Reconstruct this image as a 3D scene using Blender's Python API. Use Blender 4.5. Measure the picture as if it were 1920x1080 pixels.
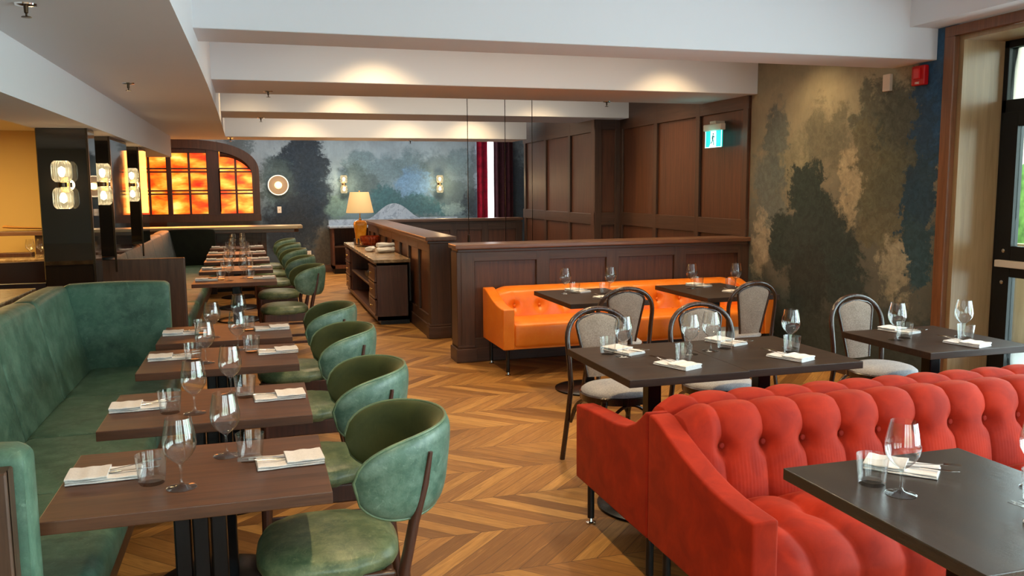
import bpy, bmesh, math, random
from mathutils import Vector, Matrix
from math import sin, cos, pi, radians, floor, sqrt
random.seed(7)
S = bpy.context.scene
for o in list(bpy.data.objects): bpy.data.objects.remove(o)
C = bpy.context.scene.collection

# ------------------------------------------------------------------ camera, colour management
cam_d = bpy.data.cameras.new('camera'); cam = bpy.data.objects.new('camera', cam_d); C.objects.link(cam)
S.camera = cam
F_PX = 1590.1; YAW = 0.290056; PITCH = 0.117814; ROLL = -0.00767535
f_ = Vector((sin(YAW)*cos(PITCH), cos(YAW)*cos(PITCH), -sin(PITCH)))
r_ = Vector((cos(YAW), -sin(YAW), 0)); u_ = r_.cross(f_)
R_ = cos(ROLL)*r_ + sin(ROLL)*u_; U_ = -sin(ROLL)*r_ + cos(ROLL)*u_
cam.matrix_world = Matrix(((R_.x, U_.x, -f_.x, 0), (R_.y, U_.y, -f_.y, 0), (R_.z, U_.z, -f_.z, 1.6), (0, 0, 0, 1)))
cam_d.sensor_width = 36; cam_d.lens = F_PX/1920*36; cam_d.clip_start = .05; cam_d.clip_end = 200
S.view_settings.view_transform = 'Standard'; S.view_settings.look = 'None'
S.view_settings.gamma = 1; S.view_settings.exposure = 0.85
S.view_settings.use_curve_mapping = False
S.cycles.use_denoising = True
S.cycles.max_bounces = 12; S.cycles.transparent_max_bounces = 24
S.cycles.diffuse_bounces = 6; S.cycles.glossy_bounces = 6; S.cycles.transmission_bounces = 12
S.cycles.sample_clamp_indirect = 6; S.cycles.caustics_reflective = False; S.cycles.caustics_refractive = False

# ------------------------------------------------------------------ world: bright overcast day with greenery at eye level
W = bpy.data.worlds.new('daylight'); S.world = W; W.use_nodes = True
wn = W.node_tree.nodes; wl = W.node_tree.links; wn.clear()
wo = wn.new('ShaderNodeOutputWorld'); wb = wn.new('ShaderNodeBackground'); wb.inputs['Strength'].default_value = 3.7
wt = wn.new('ShaderNodeTexCoord'); ws = wn.new('ShaderNodeSeparateXYZ'); wr = wn.new('ShaderNodeValToRGB')
wz = wn.new('ShaderNodeTexNoise'); wz.inputs['Scale'].default_value = 9; wz.inputs['Detail'].default_value = 5
wa = wn.new('ShaderNodeMath'); wa.operation = 'MULTIPLY_ADD'; wa.inputs[1].default_value = .22; wa.inputs[2].default_value = -.11
wc = wn.new('ShaderNodeMath'); wc.operation = 'ADD'
wl.new(wt.outputs['Generated'], ws.inputs[0]); wl.new(wt.outputs['Generated'], wz.inputs['Vector'])
wl.new(wz.outputs['Fac'], wa.inputs[0]); wl.new(ws.outputs['Z'], wc.inputs[0]); wl.new(wa.outputs[0], wc.inputs[1])
wm = wn.new('ShaderNodeMapRange'); wm.inputs['From Min'].default_value = -1; wl.new(wc.outputs[0], wm.inputs['Value'])
wl.new(wm.outputs[0], wr.inputs[0]); wl.new(wr.outputs[0], wb.inputs[0]); wl.new(wb.outputs[0], wo.inputs[0])
e = wr.color_ramp.elements
e[0].position = 0; e[0].color = (.30, .30, .28, 1); e[1].position = 1; e[1].color = (.72, .9, 1.0, 1)
for p_, c_ in ((.485, (.42, .42, .38, 1)), (.495, (.25, .4, .16, 1)), (.535, (.42, .6, .3, 1)), (.56, (.85, .98, 1.0, 1))):
    q = e.new(p_); q.color = c_

# ------------------------------------------------------------------ lights of the place and added fill
def light(name, kind, loc, energy, col, rot=(0,0,0), **k):
    l = bpy.data.lights.new(name, kind); l.energy = energy; l.color = col
    for a, v in k.items(): setattr(l, a, v)
    o = bpy.data.objects.new(name, l); C.objects.link(o); o.location = loc; o.rotation_euler = rot
    return o
DAY = (.72, .90, 1.0); WARM = (1.0, .68, .34); WARM2 = (1.0, .78, .50)
# daylight in the tall windows of the front wall (behind the photographer) and in the glazed side
for wx in (-.9, .8, 2.5):
    light('front_window_daylight', 'AREA', (wx, -2.85, 1.3), 15 if wx < 0 else 13, DAY, (radians(92), 0, 0), shape='RECTANGLE', size=1.25, size_y=2.2)
for wy in (-1.7, .1, 1.9):
    light('side_window_daylight', 'AREA', (5.06, wy, 1.45), 46, DAY, (0, radians(92), 0), shape='RECTANGLE', size=2.2, size_y=1.4)
light('side_door_daylight', 'AREA', (5.3, 3.9, 1.5), 40, DAY, (0, radians(90), 0), shape='RECTANGLE', size=2.4, size_y=1.6)
light('back_window_daylight', 'AREA', (4.54, 16.95, 1.6), 8, DAY, (radians(-90), 0, 0), shape='RECTANGLE', size=.25, size_y=1.8)
# recessed downlights in the bays between the ceiling beams
def spot(x, y, e=60, z=3.0, ang=112, col=WARM, blend=1.0, tilt=(0,0)):
    light('overhead_spot', 'SPOT', (x, y, z), e, col, (radians(tilt[0]), radians(tilt[1]), 0), spot_size=radians(ang), spot_blend=blend, shadow_soft_size=.035)
SPOTS = [(.75, 1.0, 50), (.72, 2.7, 62), (.72, 4.2, 60), (2.35, 4.2, 70), (3.9, 4.2, 46), (2.0, 1.0, 30), (3.6, 1.2, 34),
 (1.0, 6.98, 74), (2.5, 6.1, 82), (3.75, 6.98, 56), (4.25, 6.4, 40),
 (1.05, 9.95, 50), (3.45, 9.85, 55), (-.05, 9.9, 20), (2.4, 9.0, 40), (4.1, 9.0, 50),
 (.62, 12.35, 60), (2.17, 12.35, 60), (3.2, 12.4, 60), (2.3, 15.4, 85), (.6, 15.2, 70), (3.9, 15.4, 60)]
for x_, y_, e_ in SPOTS: spot(x_, y_, e_)
for x_, y_ in ((-.75, 1.2), (-.75, 3.6), (-.75, 7.2), (-.75, 11.2)): spot(x_, y_, 9, z=2.33, ang=120)  # extra spots added just under the soffit, which has no fixtures
for x_, y_, sx_, sy_, e_ in ((2.1, 6.5, 3.6, .5, 12), (2.1, 9.4, 3.6, .5, 18), (1.8, 12.0, 3.4, .5, 20), (1.8, 15.3, 5.0, 1.2, 50)):  # unseen soft area lights added above the beams to lift the bays
    light('bay_fill_light', 'AREA', (x_, y_, 3.02), e_, (1, .86, .66) if y_ < 15 else (1, .93, .84), (0, 0, 0), shape='RECTANGLE', size=sx_, size_y=sy_)
light('left_room_lamp', 'AREA', (-3.2, 9.6, 2.3), 65, (1, .68, .28), (0, 0, 0), shape='RECTANGLE', size=1.2, size_y=2.0)

# ------------------------------------------------------------------ colour helper
def L(r, g, b, a=1):
    f = lambda v: ((v/255)/12.92 if v/255 <= .04045 else ((v/255+.055)/1.055)**2.4)
    return (f(r), f(g), f(b), a)

# ------------------------------------------------------------------ node helper
class NT:
    def __init__(s, name):
        s.m = bpy.data.materials.new(name); s.m.use_nodes = True
        s.n = s.m.node_tree.nodes; s.l = s.m.node_tree.links; s.n.clear()
        s.out = s.n.new('ShaderNodeOutputMaterial'); s.tc = s.n.new('ShaderNodeTexCoord')
        s.bsdf = s.n.new('ShaderNodeBsdfPrincipled'); s.l.new(s.bsdf.outputs[0], s.out.inputs[0])
        s.geo = None
    def put(s, sock, v):
        if hasattr(v, 'is_output') or isinstance(v, bpy.types.NodeSocket): s.l.new(v, sock)
        else: sock.default_value = v
    def P(s, key, v): s.put(s.bsdf.inputs[key], v)
    def math(s, op, a, b=None, c=None, clamp=False):
        n = s.n.new('ShaderNodeMath'); n.operation = op; n.use_clamp = clamp; s.put(n.inputs[0], a)
        if b is not None: s.put(n.inputs[1], b)
        if c is not None: s.put(n.inputs[2], c)
        return n.outputs[0]
    def vec(s, op, a, b=None):
        n = s.n.new('ShaderNodeVectorMath'); n.operation = op; s.put(n.inputs[0], a)
        if b is not None:
            if op == 'SCALE': s.put(n.inputs[3], b)
            else: s.put(n.inputs[1], b)
        return n.outputs['Value'] if op in ('LENGTH', 'DISTANCE', 'DOT_PRODUCT') else n.outputs[0]
    def xyz(s, v):
        n = s.n.new('ShaderNodeSeparateXYZ'); s.put(n.inputs[0], v); return n.outputs
    def comb(s, x, y, z):
        n = s.n.new('ShaderNodeCombineXYZ')
        for i, v in enumerate((x, y, z)): s.put(n.inputs[i], v)
        return n.outputs[0]
    def noise(s, v, scale, detail=3, rough=.55, dist=0, out='Fac'):
        n = s.n.new('ShaderNodeTexNoise'); s.put(n.inputs['Vector'], v); n.inputs['Scale'].default_value = scale
        n.inputs['Detail'].default_value = detail; n.inputs['Roughness'].default_value = rough; n.inputs['Distortion'].default_value = dist
        return n.outputs[out]
    def white(s, v):
        n = s.n.new('ShaderNodeTexWhiteNoise'); s.put(n.inputs['Vector'], v); return n.outputs['Value']
    def ramp(s, f, els, interp='LINEAR'):
        n = s.n.new('ShaderNodeValToRGB'); s.put(n.inputs[0], f); cr = n.color_ramp; cr.interpolation = interp
        while len(cr.elements) < len(els): cr.elements.new(.5)
        for q, (p, c) in zip(cr.elements, els): q.position = p; q.color = c
        return n.outputs[0]
    def mix(s, f, a, b, mode='MIX'):
        n = s.n.new('ShaderNodeMix'); n.data_type = 'RGBA'; n.blend_type = mode
        s.put(n.inputs[0], f); s.put(n.inputs[6], a); s.put(n.inputs[7], b); return n.outputs[2]
    def mr(s, v, a, b, c=0, d=1, smooth=False):
        n = s.n.new('ShaderNodeMapRange'); s.put(n.inputs[0], v)
        if smooth: n.interpolation_type = 'SMOOTHSTEP'
        for i, q in enumerate((a, b, c, d)): n.inputs[i+1].default_value = q
        return n.outputs[0]
    def bump(s, h, strength=.3, dist=.01):
        n = s.n.new('ShaderNodeBump'); s.put(n.inputs['Height'], h); n.inputs['Strength'].default_value = strength; n.inputs['Distance'].default_value = dist
        s.l.new(n.outputs[0], s.bsdf.inputs['Normal'])

def plain(name, col, rough=.5, metal=0, spec=.5, coat=0, **k):
    t = NT(name); t.P('Base Color', col); t.P('Roughness', rough); t.P('Metallic', metal); t.P('Specular IOR Level', spec)
    if coat: t.P('Coat Weight', coat); t.P('Coat Roughness', .15)
    for a, v in k.items(): t.P(a.replace('_', ' '), v)
    n = t.noise(t.tc.outputs['Object'], 14, 2); t.P('Base Color', t.mix(t.mr(n, .3, .7, 0, .12), col, (col[0]*.8, col[1]*.8, col[2]*.8, 1)))
    return t.m
def emis(name, col, st):
    t = NT(name); t.P('Base Color', col); t.P('Emission Color', col); t.P('Emission Strength', st); return t.m
def wood(name, dark, lite, axis='x', scale=1.0, rough=.42, spec=.5, coat=0):
    t = NT(name); v = t.tc.outputs['Object']; x, y, z = t.xyz(v)[:3]
    g = {'x': (1.2, 22, 22), 'y': (22, 1.2, 22), 'z': (22, 22, 1.2)}[axis]
    q = t.vec('MULTIPLY', v, tuple(a*scale for a in g))
    n1 = t.noise(q, 1.6, 5, .6, .6); n2 = t.noise(q, 7, 3, .6)
    f = t.math('ADD', t.math('MULTIPLY', n1, .75), t.math('MULTIPLY', n2, .3))
    t.P('Base Color', t.ramp(f, [(.32, dark), (.68, lite)])); t.P('Roughness', rough); t.P('Specular IOR Level', spec)
    if coat: t.P('Coat Weight', coat); t.P('Coat Roughness', .2)
    t.bump(f, .12, .004); return t.m
def leather(name, base, dark, lite, rough=.38, scale=1.0):
    t = NT(name); v = t.tc.outputs['Object']
    a = t.noise(v, 5*scale, 6, .65, .8); b = t.noise(v, 26*scale, 5, .7, 2.5)
    c = t.mix(t.mr(a, .35, .68), dark, base); c = t.mix(t.mr(t.noise(v, 15*scale, 6, .75, .2), .42, .68, 0, .5), c, lite); c = t.mix(t.mr(b, .58, .72, 0, .6), c, lite)
    t.P('Base Color', c); t.P('Roughness', t.mr(a, .3, .7, rough-.08, rough+.12)); t.P('Specular IOR Level', .5)
    t.bump(t.math('ADD', b, t.noise(v, 160, 2)), .10, .004); return t.m
def velvet(name, base, dark, sheen=(1, .6, .5, 1), sh=.5, rough=.75):
    t = NT(name); v = t.tc.outputs['Object']
    a = t.noise(v, 9, 5, .6, .5); b = t.noise(t.vec('MULTIPLY', v, (60, 60, 10)), 3, 4, .7)
    c = t.mix(t.mr(a, .35, .7), dark, base); c = t.mix(t.mr(b, .3, .8, 0, .3), c, dark)
    t.P('Base Color', c); t.P('Roughness', rough); t.P('Sheen Weight', sh); t.P('Sheen Roughness', .35); t.P('Sheen Tint', sheen)
    t.P('Specular IOR Level', .2); t.bump(b, .12, .003); return t.m
def weave(name, a, b, sc=420, rough=.9):
    t = NT(name); v = t.tc.outputs['Object']; n = t.noise(v, sc*.35, 3, .7); n2 = t.noise(v, 6, 3)
    t.P('Base Color', t.mix(t.mr(t.math('ADD', t.math('MULTIPLY', n, .7), t.math('MULTIPLY', n2, .3)), .35, .65), a, b))
    t.P('Roughness', rough); t.P('Specular IOR Level', .2); t.bump(n, .2, .002); return t.m

def paint(name, col, rough=.8):
    t = NT(name); n = t.noise(t.tc.outputs['Object'], 3, 4); m = t.noise(t.tc.outputs['Object'], 220, 2)
    t.P('Base Color', t.mix(t.mr(n, .3, .7, 0, .06), col, (col[0]*.85, col[1]*.85, col[2]*.85, 1))); t.P('Roughness', rough); t.P('Specular IOR Level', .3); t.bump(m, .05, .002); return t.m

def floor_mat():
    t = NT('chevron_oak'); v = t.tc.outputs['Object']; x, y, z = t.xyz(v)[:3]
    Wd = .4205
    b_ = t.math('DIVIDE', t.math('SUBTRACT', y, 3.69), Wd); bi = t.math('FLOOR', b_); f = t.math('SUBTRACT', b_, bi)
    par = t.math('ABSOLUTE', t.math('SUBTRACT', bi, t.math('MULTIPLY', t.math('FLOOR', t.math('DIVIDE', bi, 2)), 2)))
    tri = t.math('ABSOLUTE', t.math('SUBTRACT', par, f))
    u = t.math('DIVIDE', t.math('ADD', x, t.math('MULTIPLY', tri, Wd)), .118)
    ui = t.math('FLOOR', u); uf = t.math('SUBTRACT', u, ui)
    rnd = t.white(t.comb(ui, bi, 3.3)); rnd2 = t.white(t.comb(ui, bi, 9.1))
    along = t.math('MULTIPLY', tri, Wd*1.414)
    gv = t.comb(t.math('MULTIPLY', uf, 3.2), t.math('ADD', t.math('MULTIPLY', along, 2.6), t.math('MULTIPLY', rnd, 40)), t.math('MULTIPLY', rnd2, 30))
    g1 = t.noise(gv, 1.5, 5, .62, 1.2); g2 = t.noise(t.comb(t.math('MULTIPLY', uf, 14), t.math('MULTIPLY', along, 3), rnd), 2.2, 4, .65, .4)
    col = t.ramp(rnd, [(0, L(118, 80, 38)), (.22, L(144, 100, 49)), (.5, L(164, 117, 59)), (.8, L(180, 133, 69)), (1, L(194, 147, 82))])
    g = t.math('ADD', t.math('MULTIPLY', g1, .65), t.math('MULTIPLY', g2, .4))
    col = t.mix(t.mr(g, .42, .72, 0, .62), col, L(96, 60, 32)); col = t.mix(t.mr(g1, .2, .42, .3, 0), col, L(220, 172, 110))
    e1 = t.math('MINIMUM', uf, t.math('SUBTRACT', 1, uf)); e2 = t.math('MULTIPLY', t.math('MINIMUM', f, t.math('SUBTRACT', 1, f)), Wd/.118)
    sm = t.mr(t.math('MINIMUM', e1, e2), .008, .028)
    col = t.mix(sm, L(84, 54, 30), col)
    t.P('Base Color', col); t.P('Roughness', t.mr(g, .3, .8, .36, .5)); t.P('Specular IOR Level', .45)
    t.bump(t.math('ADD', sm, t.math('MULTIPLY', g, .25)), .15, .003)
    return t.m

def mural(name, ax, base_stops, blobs, flecks=None):
    """painted landscape: ax = world axis running along the wall; blobs = (u, z, ru, rz, colour, softness, strength)"""
    t = NT(name); g = t.n.new('ShaderNodeNewGeometry').outputs['Position']; x, y, z = t.xyz(g)[:3]
    u = x if ax == 'x' else y
    p = t.comb(u, z, 0)
    d1 = t.noise(p, 1.3, 3, .6, 0, 'Color'); d2 = t.noise(p, 5.5, 7, .72, .3, 'Color')
    q = t.vec('ADD', p, t.vec('SCALE', t.vec('SUBTRACT', d1, (.5, .5, .5)), .45))
    q = t.vec('ADD', q, t.vec('SCALE', t.vec('SUBTRACT', d2, (.5, .5, .5)), .62))
    q = t.vec('ADD', q, t.vec('SCALE', t.vec('SUBTRACT', t.noise(p, 22, 5, .7, .2, 'Color'), (.5, .5, .5)), .20))
    q = t.vec('MULTIPLY', q, (1, 1, 0))
    qz = t.xyz(q)[1]
    col = t.ramp(t.mr(qz, 0, 3.0), base_stops)
    cl = t.noise(p, 2.2, 5, .6, .6)
    leaf = t.noise(p, 16, 6, .75, .8)
    for (cu, cz, ru, rz, c, soft, st) in blobs:
        dd = t.vec('LENGTH', t.vec('MULTIPLY', t.vec('SUBTRACT', q, (cu, cz, 0)), (1/ru, 1/rz, 0)))
        m = t.mr(dd, 1+soft*.6+.04, 1-soft*.6-.06, 0, st, True)
        c2 = t.mix(t.mr(leaf, .40, .68, 0, .7), c, tuple(min(1, a*1.9+.012) for a in c[:3])+(1,))
        col = t.mix(m, col, c2)
    fl = t.noise(t.vec('MULTIPLY', p, (1, 1, 1)), 24, 4, .8, 1.5)
    col = t.mix(t.mr(fl, .64, .72, 0, .3), col, flecks or L(140, 160, 160))
    st = t.noise(t.vec('MULTIPLY', p, (9, 2.2, 1)), 3, 5, .7, .4)
    col = t.mix(t.mr(st, .35, .7, .0, .12), col, (.03, .045, .05, 1)); col = t.mix(t.mr(cl, .3, .7, 0, .3), col, (.05, .06, .06, 1))
    t.P('Base Color', col); t.P('Roughness', .7); t.P('Specular IOR Level', .25); return t.m

M = {}
M['floor'] = floor_mat()
M['ceil'] = paint('white_ceiling_paint', L(218, 218, 220))
M['yellow'] = paint('ochre_paint', L(205, 175, 110))
M['grey_paint'] = paint('grey_paint', L(150, 150, 145))
M['panel'] = wood('brown_oak_panel', L(60, 33, 20), L(98, 57, 36), 'z')
M['rail_x'] = wood('brown_oak_rail', L(54, 36, 27), L(82, 56, 42), 'x')
M['rail_y'] = wood('brown_oak_rail_long', L(54, 36, 27), L(82, 56, 42), 'y')
M['stile'] = wood('brown_oak_stile', L(52, 35, 26), L(80, 54, 40), 'z')
M['cap'] = wood('oak_cap', L(78, 52, 38), L(120, 84, 62), 'x', rough=.3)
M['cap_y'] = wood('oak_cap_long', L(78, 52, 38), L(120, 84, 62), 'y', rough=.3)
M['table'] = wood('walnut_tabletop', L(32, 22, 16), L(58, 41, 30), 'x', .8, rough=.42, spec=.25)
M['table_warm'] = wood('warm_walnut_tabletop', L(60, 36, 24), L(94, 59, 39), 'x', .8, rough=.42, spec=.35)
M['table_y'] = wood('walnut_tabletop_long', L(36, 30, 27), L(60, 51, 44), 'y', .8, rough=.27, spec=.75)
M['tedge'] = wood('walnut_edge', L(62, 50, 44), L(92, 76, 68), 'x', 1, rough=.5)
M['chairwood'] = wood('dark_walnut_frame', L(46, 26, 20), L(78, 44, 32), 'z', 1, rough=.35)
M['bent'] = wood('bent_beech', L(32, 20, 15), L(62, 38, 27), 'z', 1, rough=.26, coat=.25)
M['shellwood'] = wood('booth_shell_wood', L(52, 34, 25), L(84, 58, 42), 'z', 1, rough=.4)
M['trimwood'] = wood('window_trim_oak', L(92, 56, 34), L(128, 82, 52), 'z', 1, rough=.35)
M['revealwood'] = wood('window_reveal_veneer', L(140, 112, 78), L(168, 138, 100), 'z', .6, rough=.28)
M['stone'] = None
M['green'] = leather('green_leather', L(78, 110, 94), L(56, 86, 72), L(128, 154, 138), .40)
M['green_seat'] = leather('worn_green_leather', L(88, 104, 72), L(62, 82, 58), L(144, 152, 112))
M['green_in'] = velvet('olive_green_lining', L(74, 82, 48), L(56, 66, 40), (.7, .7, .4, 1), .35, .6)
M['greenv'] = leather('green_booth_leather', L(70, 106, 88), L(46, 76, 62), L(108, 140, 122), .48, .7)
M['bluev'] = leather('slate_booth_leather', L(76, 84, 86), L(52, 60, 62), L(108, 112, 110), .45)
M['blackv'] = velvet('black_green_booth_fabric', L(28, 34, 24), L(20, 24, 18), (.4, .4, .3, 1), .2)
M['piping'] = leather('green_piping', L(90, 112, 84), L(74, 98, 74), L(126, 146, 112), .4)
M['red'] = velvet('coral_red_velvet', L(172, 42, 14), L(138, 28, 9), (1, .36, .14, 1), .10)
M['redbtn'] = velvet('coral_red_button', L(150, 36, 18), L(120, 24, 12), (1, .5, .4, 1), .1)
M['orange'] = leather('orange_leather', L(234, 130, 32), L(226, 116, 24), L(240, 146, 50), .34, .5)
M['greyfab'] = weave('grey_back_fabric', L(112, 98, 88), L(156, 142, 130))
M['seatfab'] = weave('pale_grey_seat_fabric', L(138, 140, 148), L(186, 186, 190))
M['black'] = plain('black_metal', L(16, 16, 18), .25, .6)
M['blackmatte'] = plain('black_frame', L(14, 16, 18), .35, .2)
M['chrome'] = plain('polished_metal', L(215, 210, 205), .12, 1)
M['brass'] = plain('brass', L(190, 150, 90), .3, 1)
M['bronze'] = plain('dark_bronze', L(70, 54, 40), .3, .9)
M['white'] = plain('white_plastic', L(226, 222, 212), .5)
M['beige'] = plain('beige_plastic', L(205, 190, 172), .5)
M['linen'] = weave('white_linen', L(206, 204, 204), L(226, 223, 221), 500)
M['redp'] = plain('red_plastic', L(190, 12, 18), .4)
M['shade'] = None

def glass_mat(name='clear_glass', ior=1.45, rough=0.0, tint=(1,1,1,1)):
    t = NT(name); t.P('Base Color', tint); t.P('Transmission Weight', 1.0); t.P('Roughness', rough); t.P('IOR', ior); return t.m
M['glass'] = None
def pane_mat():
    t = NT('window_pane'); tr = t.n.new('ShaderNodeBsdfTransparent'); gl = t.n.new('ShaderNodeBsdfGlossy'); gl.inputs['Roughness'].default_value = .02
    fr = t.n.new('ShaderNodeFresnel'); fr.inputs[0].default_value = 1.45; mx = t.n.new('ShaderNodeMixShader')
    tr.inputs[0].default_value = (.93, .97, .95, 1)
    t.l.new(fr.outputs[0], mx.inputs[0]); t.l.new(tr.outputs[0], mx.inputs[1]); t.l.new(gl.outputs[0], mx.inputs[2]); t.l.new(mx.outputs[0], t.out.inputs[0]); return t.m
M['pane'] = pane_mat()
def thin_glass():
    t = NT('thin_clear_glass'); tr = t.n.new('ShaderNodeBsdfTransparent'); gl = t.n.new('ShaderNodeBsdfGlossy'); gl.inputs['Roughness'].default_value = .015
    lw = t.n.new('ShaderNodeLayerWeight'); lw.inputs['Blend'].default_value = .5; fr = t.n.new('ShaderNodeFresnel'); fr.inputs[0].default_value = 1.5
    tr.inputs[0].default_value = (.985, .99, .985, 1); mx = t.n.new('ShaderNodeMixShader')
    t.l.new(t.math('MULTIPLY_ADD', t.math('POWER', lw.outputs['Facing'], 2.4), .55, .06), mx.inputs[0])
    t.l.new(tr.outputs[0], mx.inputs[1]); t.l.new(gl.outputs[0], mx.inputs[2]); t.l.new(mx.outputs[0], t.out.inputs[0]); return t.m
M['glass'] = thin_glass()
def mirror_mat():
    t = NT('smoked_mirror'); t.P('Base Color', L(26, 22, 18)); t.P('Specular IOR Level', .9); t.P('IOR', 1.75); t.P('Roughness', t.mr(t.noise(t.tc.outputs['Object'], 6, 5), .3, .8, .015, .06)); return t.m
M['mirror'] = mirror_mat()
def stone_mat():
    t = NT('brown_marble'); v = t.tc.outputs['Object']; n = t.noise(v, 5, 8, .7, 2.2)
    t.P('Base Color', t.ramp(n, [(.3, L(104, 84, 60)), (.5, L(140, 116, 86)), (.62, L(176, 152, 116)), (.7, L(120, 98, 72))])); t.P('Roughness', .22); return t.m
M['stone'] = stone_mat()
M['ledge'] = plain('lit_stone_ledge', L(176, 158, 128), .3)  # stone made paler, the light from above is put into its colour
def marble_mat():
    t = NT('pale_blue_marble'); v = t.tc.outputs['Object']; n = t.noise(v, 2.5, 8, .7, 2.6)
    t.P('Base Color', t.ramp(n, [(.3, L(128, 148, 174)), (.5, L(148, 168, 194)), (.56, L(112, 130, 154)), (.62, L(152, 172, 196))])); t.P('Roughness', .25); return t.m
M['marble'] = marble_mat()
def shade_mat():
    t = NT('cream_lampshade'); t.P('Base Color', L(226, 206, 166)); t.P('Roughness', .8); t.P('Emission Color', L(255, 206, 136)); t.P('Emission Strength', .22)
    t.bump(t.noise(t.tc.outputs['Object'], 120, 2), .1, .002); return t.m
M['shade'] = shade_mat()
M['amberlamp'] = leather('amber_ceramic', L(206, 140, 34), L(184, 112, 22), L(226, 168, 70), .2)
M['amberbowl'] = leather('red_brown_ceramic', L(150, 52, 20), L(110, 34, 14), L(190, 84, 40), .2)
M['curtain'] = velvet('crimson_curtain', L(150, 8, 50), L(100, 4, 34), (1, .3, .5, 1), .3)
M['curtain2'] = velvet('dark_plum_curtain', L(58, 24, 38), L(38, 16, 26), (.6, .3, .4, 1), .2)
def amber_mat():
    t = NT('backlit_amber_glass'); v = t.tc.outputs['Object']
    n = t.noise(t.vec('MULTIPLY', v, (1.0, 1, 2.4)), 2.4, 3, .5, .15)
    c = t.ramp(n, [(.28, L(206, 28, 6)), (.40, L(240, 66, 12)), (.50, L(255, 112, 24)), (.60, L(255, 158, 56)), (.72, L(255, 205, 110))])
    t.P('Base Color', c); t.P('Emission Color', c); t.P('Emission Strength', 1.0); t.P('Roughness', .25); return t.m
M['amber'] = amber_mat()
M['bulb'] = emis('warm_bulb', (1, .70, .32, 1), 6)
M['exitgreen'] = emis('exit_green', L(0, 180, 180), .7)
M['exitwhite'] = emis('exit_white', L(220, 255, 250), .8)
M['exitdark'] = plain('exit_dark', L(20, 70, 70), .5)
M['exitglow'] = glass_mat('acrylic', 1.3, .2, (.7, .95, .95, 1))
M['pave'] = paint('pavement', L(190, 188, 184))
M['hedge'] = weave('hedge_green', L(50, 92, 36), L(120, 160, 74), 20)
M['brick'] = paint('outside_render', L(220, 206, 190))
M['plum'] = plain('oxblood_leather', L(40, 20, 16), .45)
M['tan'] = plain('tan_menu', L(196, 140, 70), .6)

BACK = [(0, L(58, 70, 80)), (.2, L(80, 102, 118)), (.42, L(104, 134, 156)), (.62, L(132, 162, 186)), (.8, L(146, 174, 196)), (1, L(128, 150, 172))]
dk = L(30, 48, 66); tl = L(54, 96, 112); md = L(88, 118, 134); bl = L(98, 140, 184); gr = L(70, 94, 106)
M['mural_back'] = mural('painted_mural_back', 'x', BACK, [
 (1.95, 2.05, .32, .28, md, .4, .8), (2.45, 1.95, .3, .3, md, .4, .7), (2.95, 2.0, .35, .33, md, .4, .8), (3.45, 1.95, .35, .33, gr, .4, .6), (3.95, 2.1, .25, .25, md, .4, .7), (1.8, 1.75, .3, .34, gr, .3, .85),
 (3.0, 1.65, .33, .36, bl, .35, .9), (2.1, 1.6, .25, .3, gr, .3, .8), (3.7, 1.55, .4, .3, gr, .35, .7),
 (2.45, 1.32, .42, .30, tl, .25, .95), (3.15, 1.28, .38, .26, tl, .25, .95), (2.9, 1.2, .7, .16, tl, .3, .9), (1.5, 1.3, .28, .26, L(92,124,122), .3, .8), (3.8, 1.22, .3, .14, L(120,150,160), .3, .7),
 (4.25, 1.3, .25, .35, dk, .3, .9), (5.0, 1.4, .5, 1.1, dk, .4, .9), (4.2, 1.9, .12, .5, gr, .4, .7),
 (.85, 2.1, .52, .42, dk, .12, 1.0), (.95, 2.4, .36, .26, dk, .15, 1.0), (.8, 1.6, .62, .55, dk, .2, 1.0), (.35, 1.75, .3, .5, L(52,74,84), .4, .9), (.75, 1.1, .6, .4, L(26,42,60), .3, .95), (-.3, 2.45, .3, .14, gr, .3, .8), (.6, .75, .55, .4, L(30,40,52), .4, .9), (1.35, .45, .35, .45, L(88,82,70), .5, .9)],
 L(206, 216, 214))
RGT = [(0, L(52, 58, 54)), (.22, L(86, 88, 80)), (.42, L(106, 104, 92)), (.6, L(136, 130, 110)), (.8, L(160, 152, 126)), (1, L(126, 120, 102))]
dg = L(36, 50, 47); mg = L(70, 75, 64); db = L(28, 64, 88); og = L(96, 94, 78); sg = L(86, 96, 94)
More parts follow.
